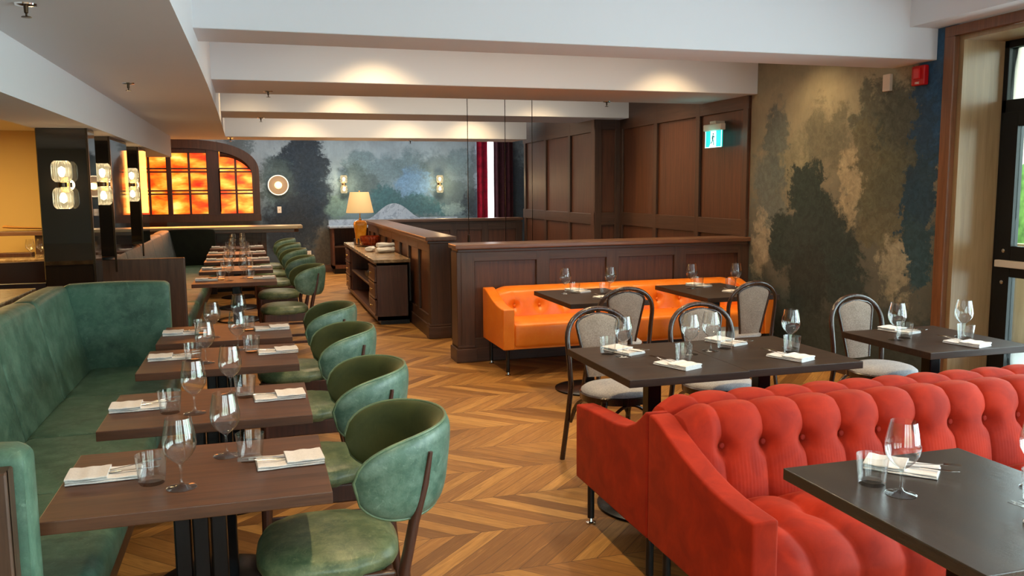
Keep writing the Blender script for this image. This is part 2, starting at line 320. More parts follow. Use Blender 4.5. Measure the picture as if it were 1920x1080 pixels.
M['mural_right'] = mural('painted_mural_right', 'y', RGT, [
 (7.05, 2.0, .16, .42, sg, .35, .85), (7.2, 1.5, .25, .45, sg, .4, .8), (6.45, 2.0, .22, .28, og, .4, .8), (6.15, 2.02, .18, .26, og, .35, .8), (6.75, 1.8, .2, .3, L(122,120,98), .4, .7),
 (5.75, 2.15, .2, .26, mg, .3, .85), (5.5, 1.95, .26, .42, mg, .25, .95), (5.6, 1.55, .32, .36, L(88,88,68), .25, .95), (5.5, 1.28, .42, .12, L(96, 92, 72), .3, .9), (5.82, 1.85, .12, .3, L(96,92,70), .3, .8),
 (7.35, .95, .12, .35, L(140,132,112), .4, .7), (5.45, .95, .14, .25, L(136,130,108), .4, .7),
 (6.62, 1.6, .22, .28, dg, .15, 1.0), (6.55, 1.2, .5, .34, dg, .15, 1.0), (6.1, 1.0, .34, .34, dg, .15, 1.0), (6.95, 1.1, .26, .3, dg, .18, 1.0), (6.55, .72, .3, .34, L(32, 42, 38), .2, 1.0), (6.0, .7, .3, .2, dg, .2, 1.0),
 (6.02, 1.58, .13, .30, L(168, 154, 122), .5, .75), (5.42, 1.0, .14, .22, L(150, 142, 118), .5, .7), (7.3, .95, .12, .3, L(140, 134, 114), .5, .7), (5.20, 2.05, .14, .42, db, .15, 1.0), (5.22, 1.55, .17, .38, L(28,60,76), .15, 1.0), (5.2, 1.12, .14, .24, L(38,66,74), .2, 1.0), (5.05, 2.45, .16, .6, L(30, 78, 112), .3, .95), (5.1, .35, .22, .35, L(48,62,62), .3, .9), (6.2, .22, 1.3, .26, L(46,54,50), .5, .9), (7.2, .3, .5, .35, L(42,50,46), .5, .8), (5.5, .55, .3, .2, L(50,58,54), .4, .8)],
 L(150, 148, 130))

# ------------------------------------------------------------------ mesh builder
class MB:
    def __init__(s): s.v = []; s.f = []
    def add(s, vs, fs):
        b = len(s.v); s.v += [tuple(v) for v in vs]; s.f += [tuple(i+b for i in f) for f in fs]; return s
    def box(s, x0, x1, y0, y1, z0, z1, m=None):
        vs = [Vector((x, y, z)) for z in (z0, z1) for y in (y0, y1) for x in (x0, x1)]
        if m is not None: vs = [m @ v for v in vs]
        return s.add(vs, [(0,2,3,1), (4,5,7,6), (0,1,5,4), (1,3,7,5), (3,2,6,7), (2,0,4,6)])
    def prism(s, pts, a, b, ax='z'):
        n = len(pts); f = {'z': lambda p, h: (p[0], p[1], h), 'x': lambda p, h: (h, p[0], p[1]), 'y': lambda p, h: (p[0], h, p[1])}[ax]
        vs = [f(p, a) for p in pts]+[f(p, b) for p in pts]
        return s.add(vs, [tuple(reversed(range(n))), tuple(range(n, 2*n))]+[(i, (i+1) % n, n+(i+1) % n, n+i) for i in range(n)])
    def lathe(s, prof, seg=24, c=(0,0,0), m=None):
        vs = []; fs = []; n = len(prof)
        for i in range(seg):
            a = 2*pi*i/seg
            for r, z in prof:
                v = Vector((c[0]+r*cos(a), c[1]+r*sin(a), c[2]+z)); vs.append(m @ v if m is not None else v)
        for i in range(seg):
            j = (i+1) % seg
            for k in range(n-1): fs.append((i*n+k, j*n+k, j*n+k+1, i*n+k+1))
        if prof[0][0] > 1e-5: fs.append(tuple(reversed([i*n for i in range(seg)])))
        if prof[-1][0] > 1e-5: fs.append(tuple(i*n+n-1 for i in range(seg)))
        return s.add(vs, fs)
    def tube(s, pts, r, seg=8, closed=False, flat=1.0):
        pts = [Vector(p) for p in pts]; n = len(pts); vs = []; up = None; rr = r if hasattr(r, '__len__') else [r]*n
        for i, p in enumerate(pts):
            if closed: t = (pts[(i+1) % n]-pts[i-1])
            else: t = pts[min(i+1, n-1)]-pts[max(i-1, 0)]
            t.normalize()
            if up is None:
                up = Vector((0,0,1)) if abs(t.z) < .9 else Vector((1,0,0))
            a = t.cross(up).normalized(); b = a.cross(t).normalized(); up = b
            for k in range(seg):
                q = 2*pi*k/seg; vs.append(p+a*cos(q)*rr[i]+b*sin(q)*rr[i]*flat)
        fs = []
        for i in range(n if closed else n-1):
            j = (i+1) % n
            for k in range(seg): fs.append((i*seg+k, i*seg+(k+1) % seg, j*seg+(k+1) % seg, j*seg+k))
        if not closed: fs += [tuple(reversed(range(seg))), tuple((n-1)*seg+k for k in range(seg))]
        return s.add(vs, fs)
    def grid(s, fn, nu, nv, wu=False, wv=False):
        vs = [fn(i/(nu if wu else nu-1), j/(nv if wv else nv-1)) for i in range(nu) for j in range(nv)]
        fs = [(i*nv+j, ((i+1) % nu)*nv+j, ((i+1) % nu)*nv+(j+1) % nv, i*nv+(j+1) % nv) for i in range(nu if wu else nu-1) for j in range(nv if wv else nv-1)]
        return s.add(vs, fs)
    def build(s, name, mat, parent=None, off=(0,0,0), bevel=0, seg=2, smooth=35, sub=0, loc=None):
        me = bpy.data.meshes.new(name); me.from_pydata([(v[0]-off[0], v[1]-off[1], v[2]-off[2]) for v in s.v], [], s.f)
        b = bmesh.new(); b.from_mesh(me); bmesh.ops.remove_doubles(b, verts=b.verts, dist=1e-6); bmesh.ops.recalc_face_normals(b, faces=b.faces)
        if bevel:
            es = [q for q in b.edges if len(q.link_faces) == 2 and q.calc_face_angle(0) > .6]
            bmesh.ops.bevel(b, geom=es, offset=bevel, segments=seg, affect='EDGES', profile=.6, clamp_overlap=True)
        b.to_mesh(me); b.free()
        me.materials.append(mat)
        if smooth: 
            me.polygons.foreach_set('use_smooth', [True]*len(me.polygons)); me.set_sharp_from_angle(angle=radians(smooth))
        o = bpy.data.objects.new(name, me); C.objects.link(o)
        if sub:
            md = o.modifiers.new('sub', 'SUBSURF'); md.levels = sub; md.render_levels = sub
        if parent: o.parent = parent
        if loc: o.location = loc
        return o

def empty(name, loc=(0,0,0), rz=0):
    o = bpy.data.objects.new(name, None); C.objects.link(o); o.location = loc; o.rotation_euler = (0, 0, rz); o.empty_display_size = .1; return o
def tag(o, label, cat, group=None, kind=None):
    if label: o['label'] = label
    if cat: o['category'] = cat
    if group: o['group'] = group
    if kind: o['kind'] = kind
    return o
def thing(name, label, cat, loc=(0,0,0), rz=0, group=None): return tag(empty(name, loc, rz), label, cat, group)
def struct(o, label=None):
    o['kind'] = 'structure'
    if label: o['label'] = label
    return o
def kids(o): return [c for c in bpy.data.objects if c.parent == o]
def dup(o, loc=None, rz=None, label=None, group=None):
    def rec(a, par):
        c = a.copy(); C.objects.link(c)
        if par: c.parent = par
        for ch in CH.get(a.name, ()): rec(ch, c)
        return c
    CH = {}
    for q in bpy.data.objects:
        if q.parent: CH.setdefault(q.parent.name, []).append(q)
    c = rec(o, None)
    if loc is not None: c.location = loc
    if rz is not None: c.rotation_euler = (0, 0, rz)
    if label: c['label'] = label
    if group: c['group'] = group
    return c

# ================================================================== STRUCTURE
XR = 4.74; ZC = 3.05
fl = MB()
for a in ((-4.6, 1.72, -3, 16.9), (1.72, XR+.5, -3, 7.5), (1.72, 5.6, 14.1, 16.9)): fl.box(a[0], a[1], a[2], a[3], -.2, 0)
struct(fl.build('floor', M['floor'], smooth=0), 'chevron oak parquet floor')
struct(MB().box(-4.6, 5.6, -3, 16.9, ZC, ZC+.15).build('ceiling', M['ceil'], smooth=0), 'white painted ceiling above the beams')
# dropped soffit over the booths; its edge drifts left towards the back
sp = [(-.30, -3), (-.30, 5.5), (-.305, 6.6), (-.33, 9), (-.36, 11), (-.39, 12.87), (-4.6, 12.87), (-4.6, -3)]
struct(MB().prism(sp, 2.35, ZC).build('ceiling_soffit', M['ceil'], smooth=0), 'dropped white soffit over the booths')
struct(MB().box(-1.55, -1.12, -3, 12.87, 2.06, 2.36).build('trim_1', M['ceil'], smooth=0), 'white bulkhead above the smoked mirror columns')
for i, (x0, x1, y0, y1, z0) in enumerate(((-.32, XR, 5.12, 5.57, 2.49), (-.35, XR, 7.42, 8.45, 2.49), (-.38, XR, 10.36, 11.3, 2.49), (-1.5, 4.1, 12.87, 13.65, 2.35))):
    struct(MB().box(x0, x1, y0, y1, z0, ZC).build('trim_%d' % (i+2), M['ceil'], smooth=0, bevel=.004, seg=1), 'white boxed ceiling beam, %s from the front' % ('first', 'second', 'third', 'fourth')[i])
struct(MB().box(4.49, XR+.02, -3, 5.12, 2.71, ZC).build('trim_6', M['ceil'], smooth=0), 'white header soffit along the glazed wall')
# walls
struct(MB().box(XR, XR+.15, 4.94, 7.52, 0, ZC).build('wall_right', M['mural_right'], smooth=0), 'wall painted with dark trees, right side')
struct(MB().box(-1.6, 5.6, 16.8, 16.95, 0, ZC).build('wall_back', M['mural_back'], smooth=0), 'far wall painted with misty blue green trees')
struct(MB().box(-4.75, -4.6, -3, 12, 0, ZC).build('wall_left', M['yellow'], smooth=0))
struct(MB().box(-4.6, -1.55, 12.0, 12.15, 0, 2.4).build('wall_left_room', M['yellow'], smooth=0), 'warm ochre wall in the left room')
struct(MB().box(-3.4, -1.6, 16.8, 16.95, 0, ZC).build('wall_back_left', M['rail_x'], smooth=0))
struct(MB().box(-3.55, -3.4, 12.1, 16.8, 0, ZC).build('wall_left_far', M['yellow'], smooth=0))
struct(MB().box(5.6, 5.75, 13.85, 16.95, 0, ZC).build('wall_right_far', M['grey_paint'], smooth=0))
# front wall behind the photographer with four tall windows
w = MB(); w.box(-4.75, 5.1, -3.1, -2.98, 0, .3).box(-4.75, 5.1, -3.1, -2.98, 2.6, ZC)
for a, b in ((-4.75, -1.6), (-.25, .1), (1.45, 1.8), (3.15, 5.1)): w.box(a, b, -3.1, -2.98, .3, 2.6)
struct(w.build('wall_front', M['grey_paint'], smooth=0))
for i, a in enumerate((-1.6, .1, 1.8)):
    m = MB()
    for x in (a, a+.65, a+1.30): m.box(x, x+.05, -3.08, -3.0, .3, 2.6)
    for z in (.3, 2.0, 2.55): m.box(a, a+1.35, -3.08, -3.0, z, z+.05)
    o = struct(m.build('window_%d' % (i+2), M['blackmatte'], smooth=0)); MB().box(a, a+1.35, -3.05, -3.04, .3, 2.6).build('pane', M['pane'], o, smooth=0)
# oak baseboard on the back wall
struct(MB().box(0.5, 1.6, 16.76, 16.8, 0, .14).build('baseboard_back', M['cap'], smooth=0, bevel=.006), 'oak baseboard under the far mural')
struct(MB().box(XR-.025, XR, 5.05, 7.5, 0, .13).build('baseboard_right', M['rail_y'], smooth=0, bevel=.006))

# -------- panelled walls
def panelled(name, ax, c, a, b, z0, z1, stiles, rails, out, sw=.09, depth=.028, label=None, base=None):
    """ax 'x': wall plane at x=c running along y from a to b; ax 'y': plane at y=c along x. out = +-1 direction the face looks"""
    th = .1
    def bx(m, u0, u1, w0, w1, d0, d1):
        lo, hi = sorted((c+out*d0, c+out*d1))
        if ax == 'x': m.box(lo, hi, u0, u1, w0, w1)
        else: m.box(u0, u1, lo, hi, w0, w1)
    m = MB(); bx(m, a, b, z0, z1, -th, 0); o = struct(m.build(name, M['panel'], smooth=0), label)
    m = MB()
    for s_ in stiles: bx(m, max(a, s_-sw/2), min(b, s_+sw/2), z0, z1, 0, depth)
    m.build('stile', M['stile'], o, smooth=0, bevel=.004, seg=1)
    m = MB()
    for r0, r1 in rails: bx(m, a, b, r0, r1, 0, depth-.001)
    m.build('rail', M['rail_y'] if ax == 'x' else M['rail_x'], o, smooth=0, bevel=.004, seg=1)
    if base:
        m = MB(); bx(m, a, b, z0, base, 0, depth+.015); m.build('base_moulding', M['rail_y'] if ax == 'x' else M['rail_x'], o, smooth=0, bevel=.008)
    return o
panelled('wall_right_panelled', 'x', XR-.01, 7.52, 10.66, -2.8, ZC, [7.57, 8.53, 9.58, 10.6], [(1.09, 1.26), (2.36, ZC), (-.2, .1)], -1, label='dark oak panelled wall behind the stair rail')
panelled('wall_return', 'y', 10.66, 4.34, XR, -2.8, ZC, [4.39, 4.68], [(1.09, 1.26), (2.36, ZC)], -1, sw=.1, label='dark oak panelled return beside the stairs')
panelled('wall_stair_side', 'x', 4.37, 10.69, 13.85, -2.8, ZC, [10.74, 11.63, 12.7, 13.75], [(1.09, 1.24), (2.33, ZC)], -1, label='lit oak panelled wall beyond the stairs')
struct(MB().box(4.37, 5.6, 13.75, 13.86, 0, ZC).build('wall_stair_end', M['panel'], smooth=0))
# -------- stair parapets
def capbox(o, x0, x1, y0, y1, mat, z=1.045):
    MB().box(x0, x1, y0, y1, z, z+.045).build('cap', mat, o, smooth=0, bevel=.01)
    MB().box(x0+.025, x1-.025, y0+.025, y1-.025, z-.03, z).build('cap_moulding', M['rail_x'], o, smooth=0, bevel=.008)
o = panelled('wall_parapet_front', 'y', 7.53, 1.74, XR, 0, 1.02, [1.82, 2.545, 3.25, 3.97, 4.68], [(.93, 1.02), (0, .22)], -1, sw=.13, base=.13, label='low oak panelled parapet behind the orange banquette')
MB().box(1.757, XR, 7.62, 7.728, -.3, 1.018).build('back_face', M['panel'], o, smooth=0)
MB().box(1.715, 1.757, 7.501, 7.731, 0, 1.02).build('end_face', M['stile'], o, smooth=0, bevel=.004, seg=1)
MB().box(1.70, 1.90, 7.48, 7.75, 0, .13).box(1.715, 1.885, 7.49, 7.74, .13, .155).build('post_base', M['rail_x'], o, smooth=0, bevel=.008)
capbox(o, 1.70, XR, 7.47, 7.78, M['cap'])
o = panelled('wall_parapet_left', 'x', 1.755, 8.84, 14.0, 0, 1.02, [8.90, 9.55, 10.2, 10.85, 11.5, 12.15, 12.8, 13.4, 13.95], [(.92, 1.02), (0, .24)], -1, sw=.1, base=.14, label='low oak panelled parapet running back beside the sideboard')
MB().box(1.728, 1.972, 8.825, 8.90, 0, 1.02).build('end_face', M['stile'], o, smooth=0, bevel=.004, seg=1)
MB().box(1.86, 1.97, 8.84, 14.0, -.3, 1.02).build('back_face', M['panel'], o, smooth=0)
MB().box(1.70, 1.97, 8.80, 8.95, 0, .13).box(1.71, 1.96, 8.81, 8.95, .13, .155).build('post_base', M['rail_x'], o, smooth=0, bevel=.008)
capbox(o, 1.68, 2.02, 8.79, 14.2, M['cap_y'])
o = panelled('wall_parapet_back', 'y', 14.0, 1.97, 4.37, -.3, 1.02, [2.05, 2.6, 3.15, 3.7, 4.3], [(.90, 1.02)], -1, sw=.12, label='low oak panelled parapet closing the far end of the stairwell')
capbox(o, 1.97, 4.37, 13.93, 14.2, M['cap'])
# stairwell
st = MB()
for k in range(9): st.box(1.98+.27*k, 1.98+.27*(k+1), 7.73, 8.84, -.18*(k+1)-.1, -.18*(k+1)+.0)
for k in range(9): st.box(1.98+.27*k, 2.01+.27*k, 7.73, 8.84, -.18*(k+1), -.18*k)
struct(st.build('floor_stairs', M['rail_x'], smooth=0), 'oak stairs going down behind the parapet')
struct(MB().box(1.72, 4.8, 7.6, 14.1, -3, -2.8).build('floor_lower', M['panel'], smooth=0))
struct(MB().box(1.86, 1.97, 8.9, 14.0, -2.8, -.2).box(1.97, 4.4, 14.0, 14.1, -2.8, -.3).build('wall_stairwell', M['panel'], smooth=0))
struct(MB().box(1.72, 1.98, 7.73, 8.84, -.2, 0).build('floor_landing', M['floor'], smooth=0))
# -------- glazed side wall
def zwin():
    m = MB(); m.box(XR-.03, XR+.02, 4.935, 5.03, 0, 2.63).box(XR-.03, XR+.02, -3, 5.03, 2.63, 2.70)
    o = struct(m.build('trim_7', M['trimwood'], smooth=0, bevel=.004, seg=1), 'oak casing around the glazed entrance')
    struct(MB().box(XR+.02, 5.12, 4.90, 4.94, 0, 2.63).box(XR+.02, 5.12, -3, 4.90, 2.6, 2.63).build('wall_window_reveal', M['revealwood'], smooth=0), 'pale veneered reveal beside the black door frame')
    struct(MB().box(5.19, 5.23, 4.94, 7.0, 0, ZC).build('wall_outer_right', M['grey_paint'], smooth=0))
    # fixed frame
    m = MB(); m.box(5.12, 5.18, 4.86, 4.94, 0, 2.6)
    for yy in (3.7, 2.45, 1.2, -.05, -1.3, -2.6): m.box(5.12, 5.18, yy-.04, yy+.04, 0, 2.6)
    m.box(5.12, 5.18, -3, 4.94, 2.55, 2.6).box(5.12, 5.18, -3, 4.94, 2.10, 2.19).box(5.12, 5.18, -3, 3.7, 0, .1)
    o = struct(m.build('window_1', M['blackmatte'], smooth=0, bevel=.003, seg=1), 'black framed glazing around the door')
    MB().box(5.145, 5.155, 3.7, 4.86, 2.19, 2.55).box(5.145, 5.155, -2.98, 3.7, .1, 2.10).box(5.145, 5.155, -2.98, 3.7, 2.19, 2.55).build('pane', M['pane'], o, smooth=0)
    # door leaf
    m = MB(); m.box(5.10, 5.16, 4.735, 4.86, .01, 2.10).box(5.10, 5.16, 3.74, 3.86, .01, 2.10).box(5.10, 5.16, 3.86, 4.735, 2.0, 2.10).box(5.10, 5.16, 3.86, 4.735, .01, .22).box(5.10, 5.16, 3.86, 4.735, .94, 1.16)
    d = struct(m.build('door_1', M['blackmatte'], smooth=0, bevel=.004, seg=1), 'black framed glass entrance door')
    MB().box(5.125, 5.135, 3.86, 4.735, .22, .94).box(5.125, 5.135, 3.86, 4.735, 1.16, 2.0).build('pane', M['pane'], d, smooth=0)
    MB().box(5.06, 5.10, 3.8, 4.83, 1.01, 1.06).build('push_bar', M['beige'], d, smooth=0, bevel=.006)
    for z in (1.125, .90): MB().lathe([(0, 0), (.012, 0), (.014, .006), (0, .012)], 14, m=Matrix.Translation((5.10, 4.79, z)) @ Matrix.Rotation(-pi/2, 4, 'Y')).build('lock_cylinder', M['chrome'], d)
zwin()
struct(MB().box(5.2, 30, -12, 32, -.12, -.02).build('floor_outside', M['pave'], smooth=0), 'sunlit pavement outside')
struct(MB().box(22, 22.3, 10, 30, 0, 6).build('wall_outside', M['brick'], smooth=0), 'building across the street')
struct(MB().box(7.3, 7.4, 6.0, 6.9, 0, 1.0).build('wall_outside_planter', M['revealwood'], smooth=0))
def hd(u, v):
    a = pi*v; rr = 1+.12*sin(37*u+5*v)+.1*sin(61*u-9*v); return (13+1.1*cos(a)*rr, 6+16*u, 1.9*sin(a)**.5*rr)
tag(MB().grid(hd, 90, 16).build('hedge', M['hedge'], smooth=0), 'green hedge outside beyond the entrance glass', 'hedge', kind='stuff')

# -------- arched backlit window
def arch_pts(cx, hw, zs, zt, z0, n=28, x_from=None):
    pts = [(cx+hw, z0)]
    for i in range(n+1):
        a = pi*i/n; k = .72
        pts.append((cx+hw*abs(cos(a))**k*(1 if cos(a) >= 0 else -1), zs+(zt-zs)*abs(sin(a))**.9))
    pts.append((cx-hw, z0)); return pts
def arched_window():
    y = 16.70; cx = -1.5
    o = struct(MB().prism(arch_pts(cx, 1.50, 1.88, 2.42, 1.12), y, y+.03, 'y').build('window_6', M['amber'], smooth=0), 'arched window of backlit amber glass in dark wood frame')
    # outer frame band
    A = arch_pts(cx, 1.56, 1.93, 2.52, 1.03); B = arch_pts(cx, 1.43, 1.86, 2.36, 1.03); m = MB(); n = len(A)
    vs = [(p[0], y-.1, p[1]) for p in A]+[(p[0], y-.1, p[1]) for p in B]+[(p[0], y+.02, p[1]) for p in A]+[(p[0], y+.02, p[1]) for p in B]
    fs = []
    for i in range(n-1): fs += [(i, i+1, n+i+1, n+i), (2*n+i, 2*n+i+1, i+1, i), (n+i, n+i+1, 3*n+i+1, 3*n+i)]
    m.add(vs, fs); m.box(cx-1.57, cx+1.57, y-.115, y+.02, 1.02, 1.14)
    m.build('frame', M['stile'], o, smooth=0)
    m = MB()
    for x0_, x1_, zz in ((-.861, -.64, 2.44), (-1.55, -1.466, 2.46), (-2.37, -2.15, 2.44)): m.box(x0_, x1_, y-.08, y, 1.1, zz)
    for x0_, x1_ in ((-.64, -.06), (-1.466, -.861), (-2.15, -1.55), (-2.95, -2.37)): m.box(x0_, x1_, y-.06, y, 1.1, 1.165)
    m.box(-.06, .02, y-.06, y, 1.1, 2.0).box(-1.466, -.861, y-.06, y, 2.27, 2.42).box(-2.15, -1.55, y-.06, y, 2.27, 2.42)
    m.build('mullion', M['chairwood'], o, smooth=0, bevel=.006, seg=1)
    # curved head of the right-hand sash
    pts = [(-.62 + .60*t_, y-.03, 2.25-.30*t_**2.4) for t_ in [i/12 for i in range(13)]]
    MB().tube(pts, .055, 6).build('sash_head', M['chairwood'], o)
    m = MB()
    for x in (-.355, -1.165, -1.85, -2.62): m.box(x-.02, x+.02, y-.03, y, 1.12, 2.4 if x < -.5 else 2.22)
    for z in (1.53, 1.59, 1.93, 1.99): m.box(-2.95, -.0, y-.035, y, z-.014, z+.014)
    m.build('glazing_bar', M['panel'], o, smooth=0)
    MB().tube([(-.64, y-.13, 1.2), (-.64, y-.13, 1.98)], .012, 8).build('sash_rod', M['black'], o)
arched_window()
light('arched_window_glow', 'AREA', (-1.1, 16.5, 1.75), 24, (1, .33, .07), (radians(-90), 0, 0), shape='RECTANGLE', size=1.9, size_y=1.1)

# -------- smoked mirror columns
for i, (x0, x1, y0, y1) in enumerate(((-1.53, -1.185, 7.0, 7.3), (-1.53, -1.185, 8.0, 9.0), (-1.53, -1.185, 9.85, 10.5))):
    o = struct(MB().box(x0, x1, y0, y1, 0 if i == 0 else 1.03, 2.06).build('wall_mirror_column_%s' % ('near', 'middle', 'far')[i], M['mirror'], smooth=0, bevel=.006, seg=1), 'smoked mirror clad column, %s of three' % ('nearest', 'middle', 'farthest')[i])
    MB().box(x1-.012, x1+.004, y0-.004, y0+.012, .9, 2.06).build('edge_strip', M['bronze'], o, smooth=0)
struct(MB().box(-2.4, -1.53, 7.0, 7.06, 0, .92).build('wall_booth_divider', M['plum'], smooth=0), 'dark divider behind the green booth')

# ================================================================== BOOTHS
def cushion(m, x0, x1, y0, y1, z0, z1): m.box(x0, x1, y0, y1, z0, z1)
def soft_slab(prof, ax, a, b, n=14, puff=.012):
    """closed profile (list of 2-D pts) extruded from a to b with gently puffed faces and rounded ends"""
    m = MB(); k = len(prof); cx = sum(p[0] for p in prof)/k; cz = sum(p[1] for p in prof)/k
    def fn(i, t):
        e_ = min(t, 1-t)*abs(b-a); sc = 1 - .0*(e_ < .02); ins = .016*max(0, 1-e_/.03)**2
        out = []
        for p in prof:
            d = Vector((p[0]-cx, p[1]-cz)); l = d.length; q = d*(1-ins/max(l, .02)+puff*sin(pi*t)**.5/max(l, .05))
            out.append((cx+q.x, cz+q.y))
        return out
    rows = []
    ts = [0, .006, .02, .045]+[.045+.91*i/n for i in range(1, n)]+[.955, .98, .994, 1]
    for t in ts:
        w_ = a+(b-a)*t
        for p in fn(0, t):
            rows.append({'y': (p[0], w_, p[1]), 'x': (w_, p[0], p[1])}[ax])
    fs = [(i*k+j, i*k+(j+1) % k, (i+1)*k+(j+1) % k, (i+1)*k+j) for i in range(len(ts)-1) for j in range(k)]
    fs += [tuple(reversed(range(k))), tuple((len(ts)-1)*k+j for j in range(k))]
    m.add(rows, fs); return m
def rrect(x0, x1, z0, z1, r=.03, n=4, lean=0):
    pts = []
    for cx, cz, a0 in ((x1-r, z1-r, 0), (x0+r, z1-r, 90), (x0+r, z0+r, 180), (x1-r, z0+r, 270)):
        for i in range(n+1):
            a = radians(a0+90*i/n); z = cz+r*sin(a); pts.append((cx+r*cos(a)+lean*(z-z0)/(z1-z0), z))
    return pts
def booth(name, label, y0, y1, wall, back_m, end_m, seat_m, seams, near_end=True, grp=None, zt=1.0, xb=-1.06, xs=-.51, end_x=-.575):
    t = thing(name, label, 'booth', (-1.0, (y0+y1)/2, 0)); off = (-1.0, (y0+y1)/2, 0)
    m = MB(); m.box(xb-.26, xb-.13, y0, y1, 0, zt-.012).box(xb-.13, xs-.09, y0, y1, .06, .34).box(xb-.13, xs-.13, y0, y1, 0, .06)
    m.build('shell', M['shellwood'], t, off, bevel=.005, seg=1, smooth=0)
    m = MB(); m.box(xb-.26, end_x-.01, y1+.07, y1+.12, 0, zt-.01); m.build('end_panel', M['shellwood'], t, off, bevel=.005, seg=1, smooth=0)
    ys = [y0]+seams+[y1]
    for i in range(len(ys)-1):
        soft_slab(rrect(xb-.13, xb, .42, zt, .035, lean=-.115), 'y', ys[i]+.002, ys[i+1]-.002).build('back_cushion', back_m, t, off, smooth=60)
    for i in range(len(ys)-1):
        soft_slab(rrect(xb-.02, xs, .33, .465, .045), 'y', ys[i]+.002, ys[i+1]-.002, puff=.006).build('seat_cushion', seat_m, t, off, smooth=60)
    soft_slab(rrect(y1-.04, y1+.07, .44, zt+.005, .03), 'x', xb-.14, end_x).build('end_cushion', end_m, t, off, smooth=60)
    if near_end:
        soft_slab(rrect(y0-.10, y0+.01, .06, zt-.01, .03), 'x', xb-.14, end_x+.02).build('end_cushion', end_m, t, off, smooth=60)
        m = MB(); m.box(xb-.26, end_x, y0-.15, y0-.10, 0, zt-.04)
        m.box(xb-.26, end_x, y0-.165, y0-.15, 0, .1).box(xb-.26, end_x, y0-.165, y0-.15, .86, zt-.04).box(end_x-.07, end_x, y0-.165, y0-.15, .1, .86).box(xb-.26, xb-.18, y0-.165, y0-.15, .1, .86)
        m.build('end_panel', M['shellwood'], t, off, bevel=.004, seg=1, smooth=0)
    else:
        m = MB(); m.box(xb-.30, end_x-.01, y0-.06, y0, 0, zt).build('end_panel', M['shellwood'], t, off, bevel=.008, seg=2, smooth=0)
    return t
booth('banquette_booth', 'long green leather booth with high back along the left side, nearest the camera', 2.29, 5.94, None, M['greenv'], M['greenv'], M['greenv'], [2.66, 3.48, 4.30, 5.12])
booth('banquette_booth', 'slate grey leather booth farther back with a black end cushion and brown wooden end wall', 8.14, 13.68, None, M['bluev'], M['blackv'], M['greenv'], [9.2, 10.3, 11.4, 12.5], near_end=False, xb=-1.16, xs=-.62, end_x=-.63)

# ================================================================== TABLES
TZ = .75
def table(label, x0, x1, y0, y1, grain='table', cols=1, group=None, base='round', z=TZ, cw=.07):
    cx, cy = (x0+x1)/2, (y0+y1)/2
    t = thing('dining_table', label, 'table', (cx, cy, 0), 0, group); hx, hy = (x1-x0)/2, (y1-y0)/2
    MB().box(-hx, hx, -hy, hy, z-.036, z).build('tabletop', M[grain], t, bevel=.003, seg=2, smooth=0)
    m = MB()
    if cols == 3:
        for dx in (-.052, 0, .052): m.box(dx-.023, dx+.023, -.035, .035, .03, z-.045)
    else: m.box(-cw/2, cw/2, -cw/2, cw/2, .03, z-.045)
    m.build('column', M['black'], t, bevel=.006, seg=2, smooth=0)
    MB().box(-.16, .16, -.16, .16, z-.046, z-.036).build('mounting_plate', M['black'], t, smooth=0)
    r = min(.27, hy*.9) if base == 'round' else .25
    MB().lathe([(0, .035), (.06, .034), (r-.03, .02), (r, .012), (r, 0), (0, 0)], 40).build('base', M['black'], t)
    return t
TS = []   # (key, x0, x1, y0, y1, description)
green = [('nearest', -.58, .172, 2.365, 2.955), ('second', -.582, .170, 3.23, 3.80), ('third', -.578, .168, 4.22, 4.81), ('fourth', -.572, .166, 5.01, 5.62)]
for k_, a, b, c, d in green:
    table('dark walnut table beside the long green booth, %s from the camera' % k_, a, b, c, d, 'table_warm', cols=3, group='tables along the near green booth')
back = [('nearest', -.60, .15, 8.15, 8.80), ('second', -.61, .135, 9.36, 9.98), ('third', -.63, .12, 10.6, 11.2), ('fourth', -.66, .09, 11.75, 12.35), ('farthest', -.68, .07, 12.95, 13.52)]
for k_, a, b, c, d in back:
    table('walnut table beside the grey far booth, %s of its five' % k_, a, b, c, d, 'table_warm', cols=1, group='tables along the far grey booth')
table('left half of the dark walnut double table behind the red sofa', 1.545, 2.150, 3.37, 4.16, 'table', group='pair of tables pushed together')
table('right half of the dark walnut double table behind the red sofa', 2.152, 2.79, 3.39, 4.15, 'table', group='pair of tables pushed together')
table('walnut table by the black framed entrance door', 3.245, 3.90, 3.45, 4.14, 'table')
table('grey brown walnut table in front of the red tufted sofa, cut by the right edge', 1.495, 2.15, 1.395, 2.15, 'table_y')
table('left walnut table in front of the orange sofa', 2.165, 2.80, 5.76, 6.62, 'table')
table('right walnut table in front of the orange sofa', 3.265, 3.90, 5.72, 6.62, 'table')

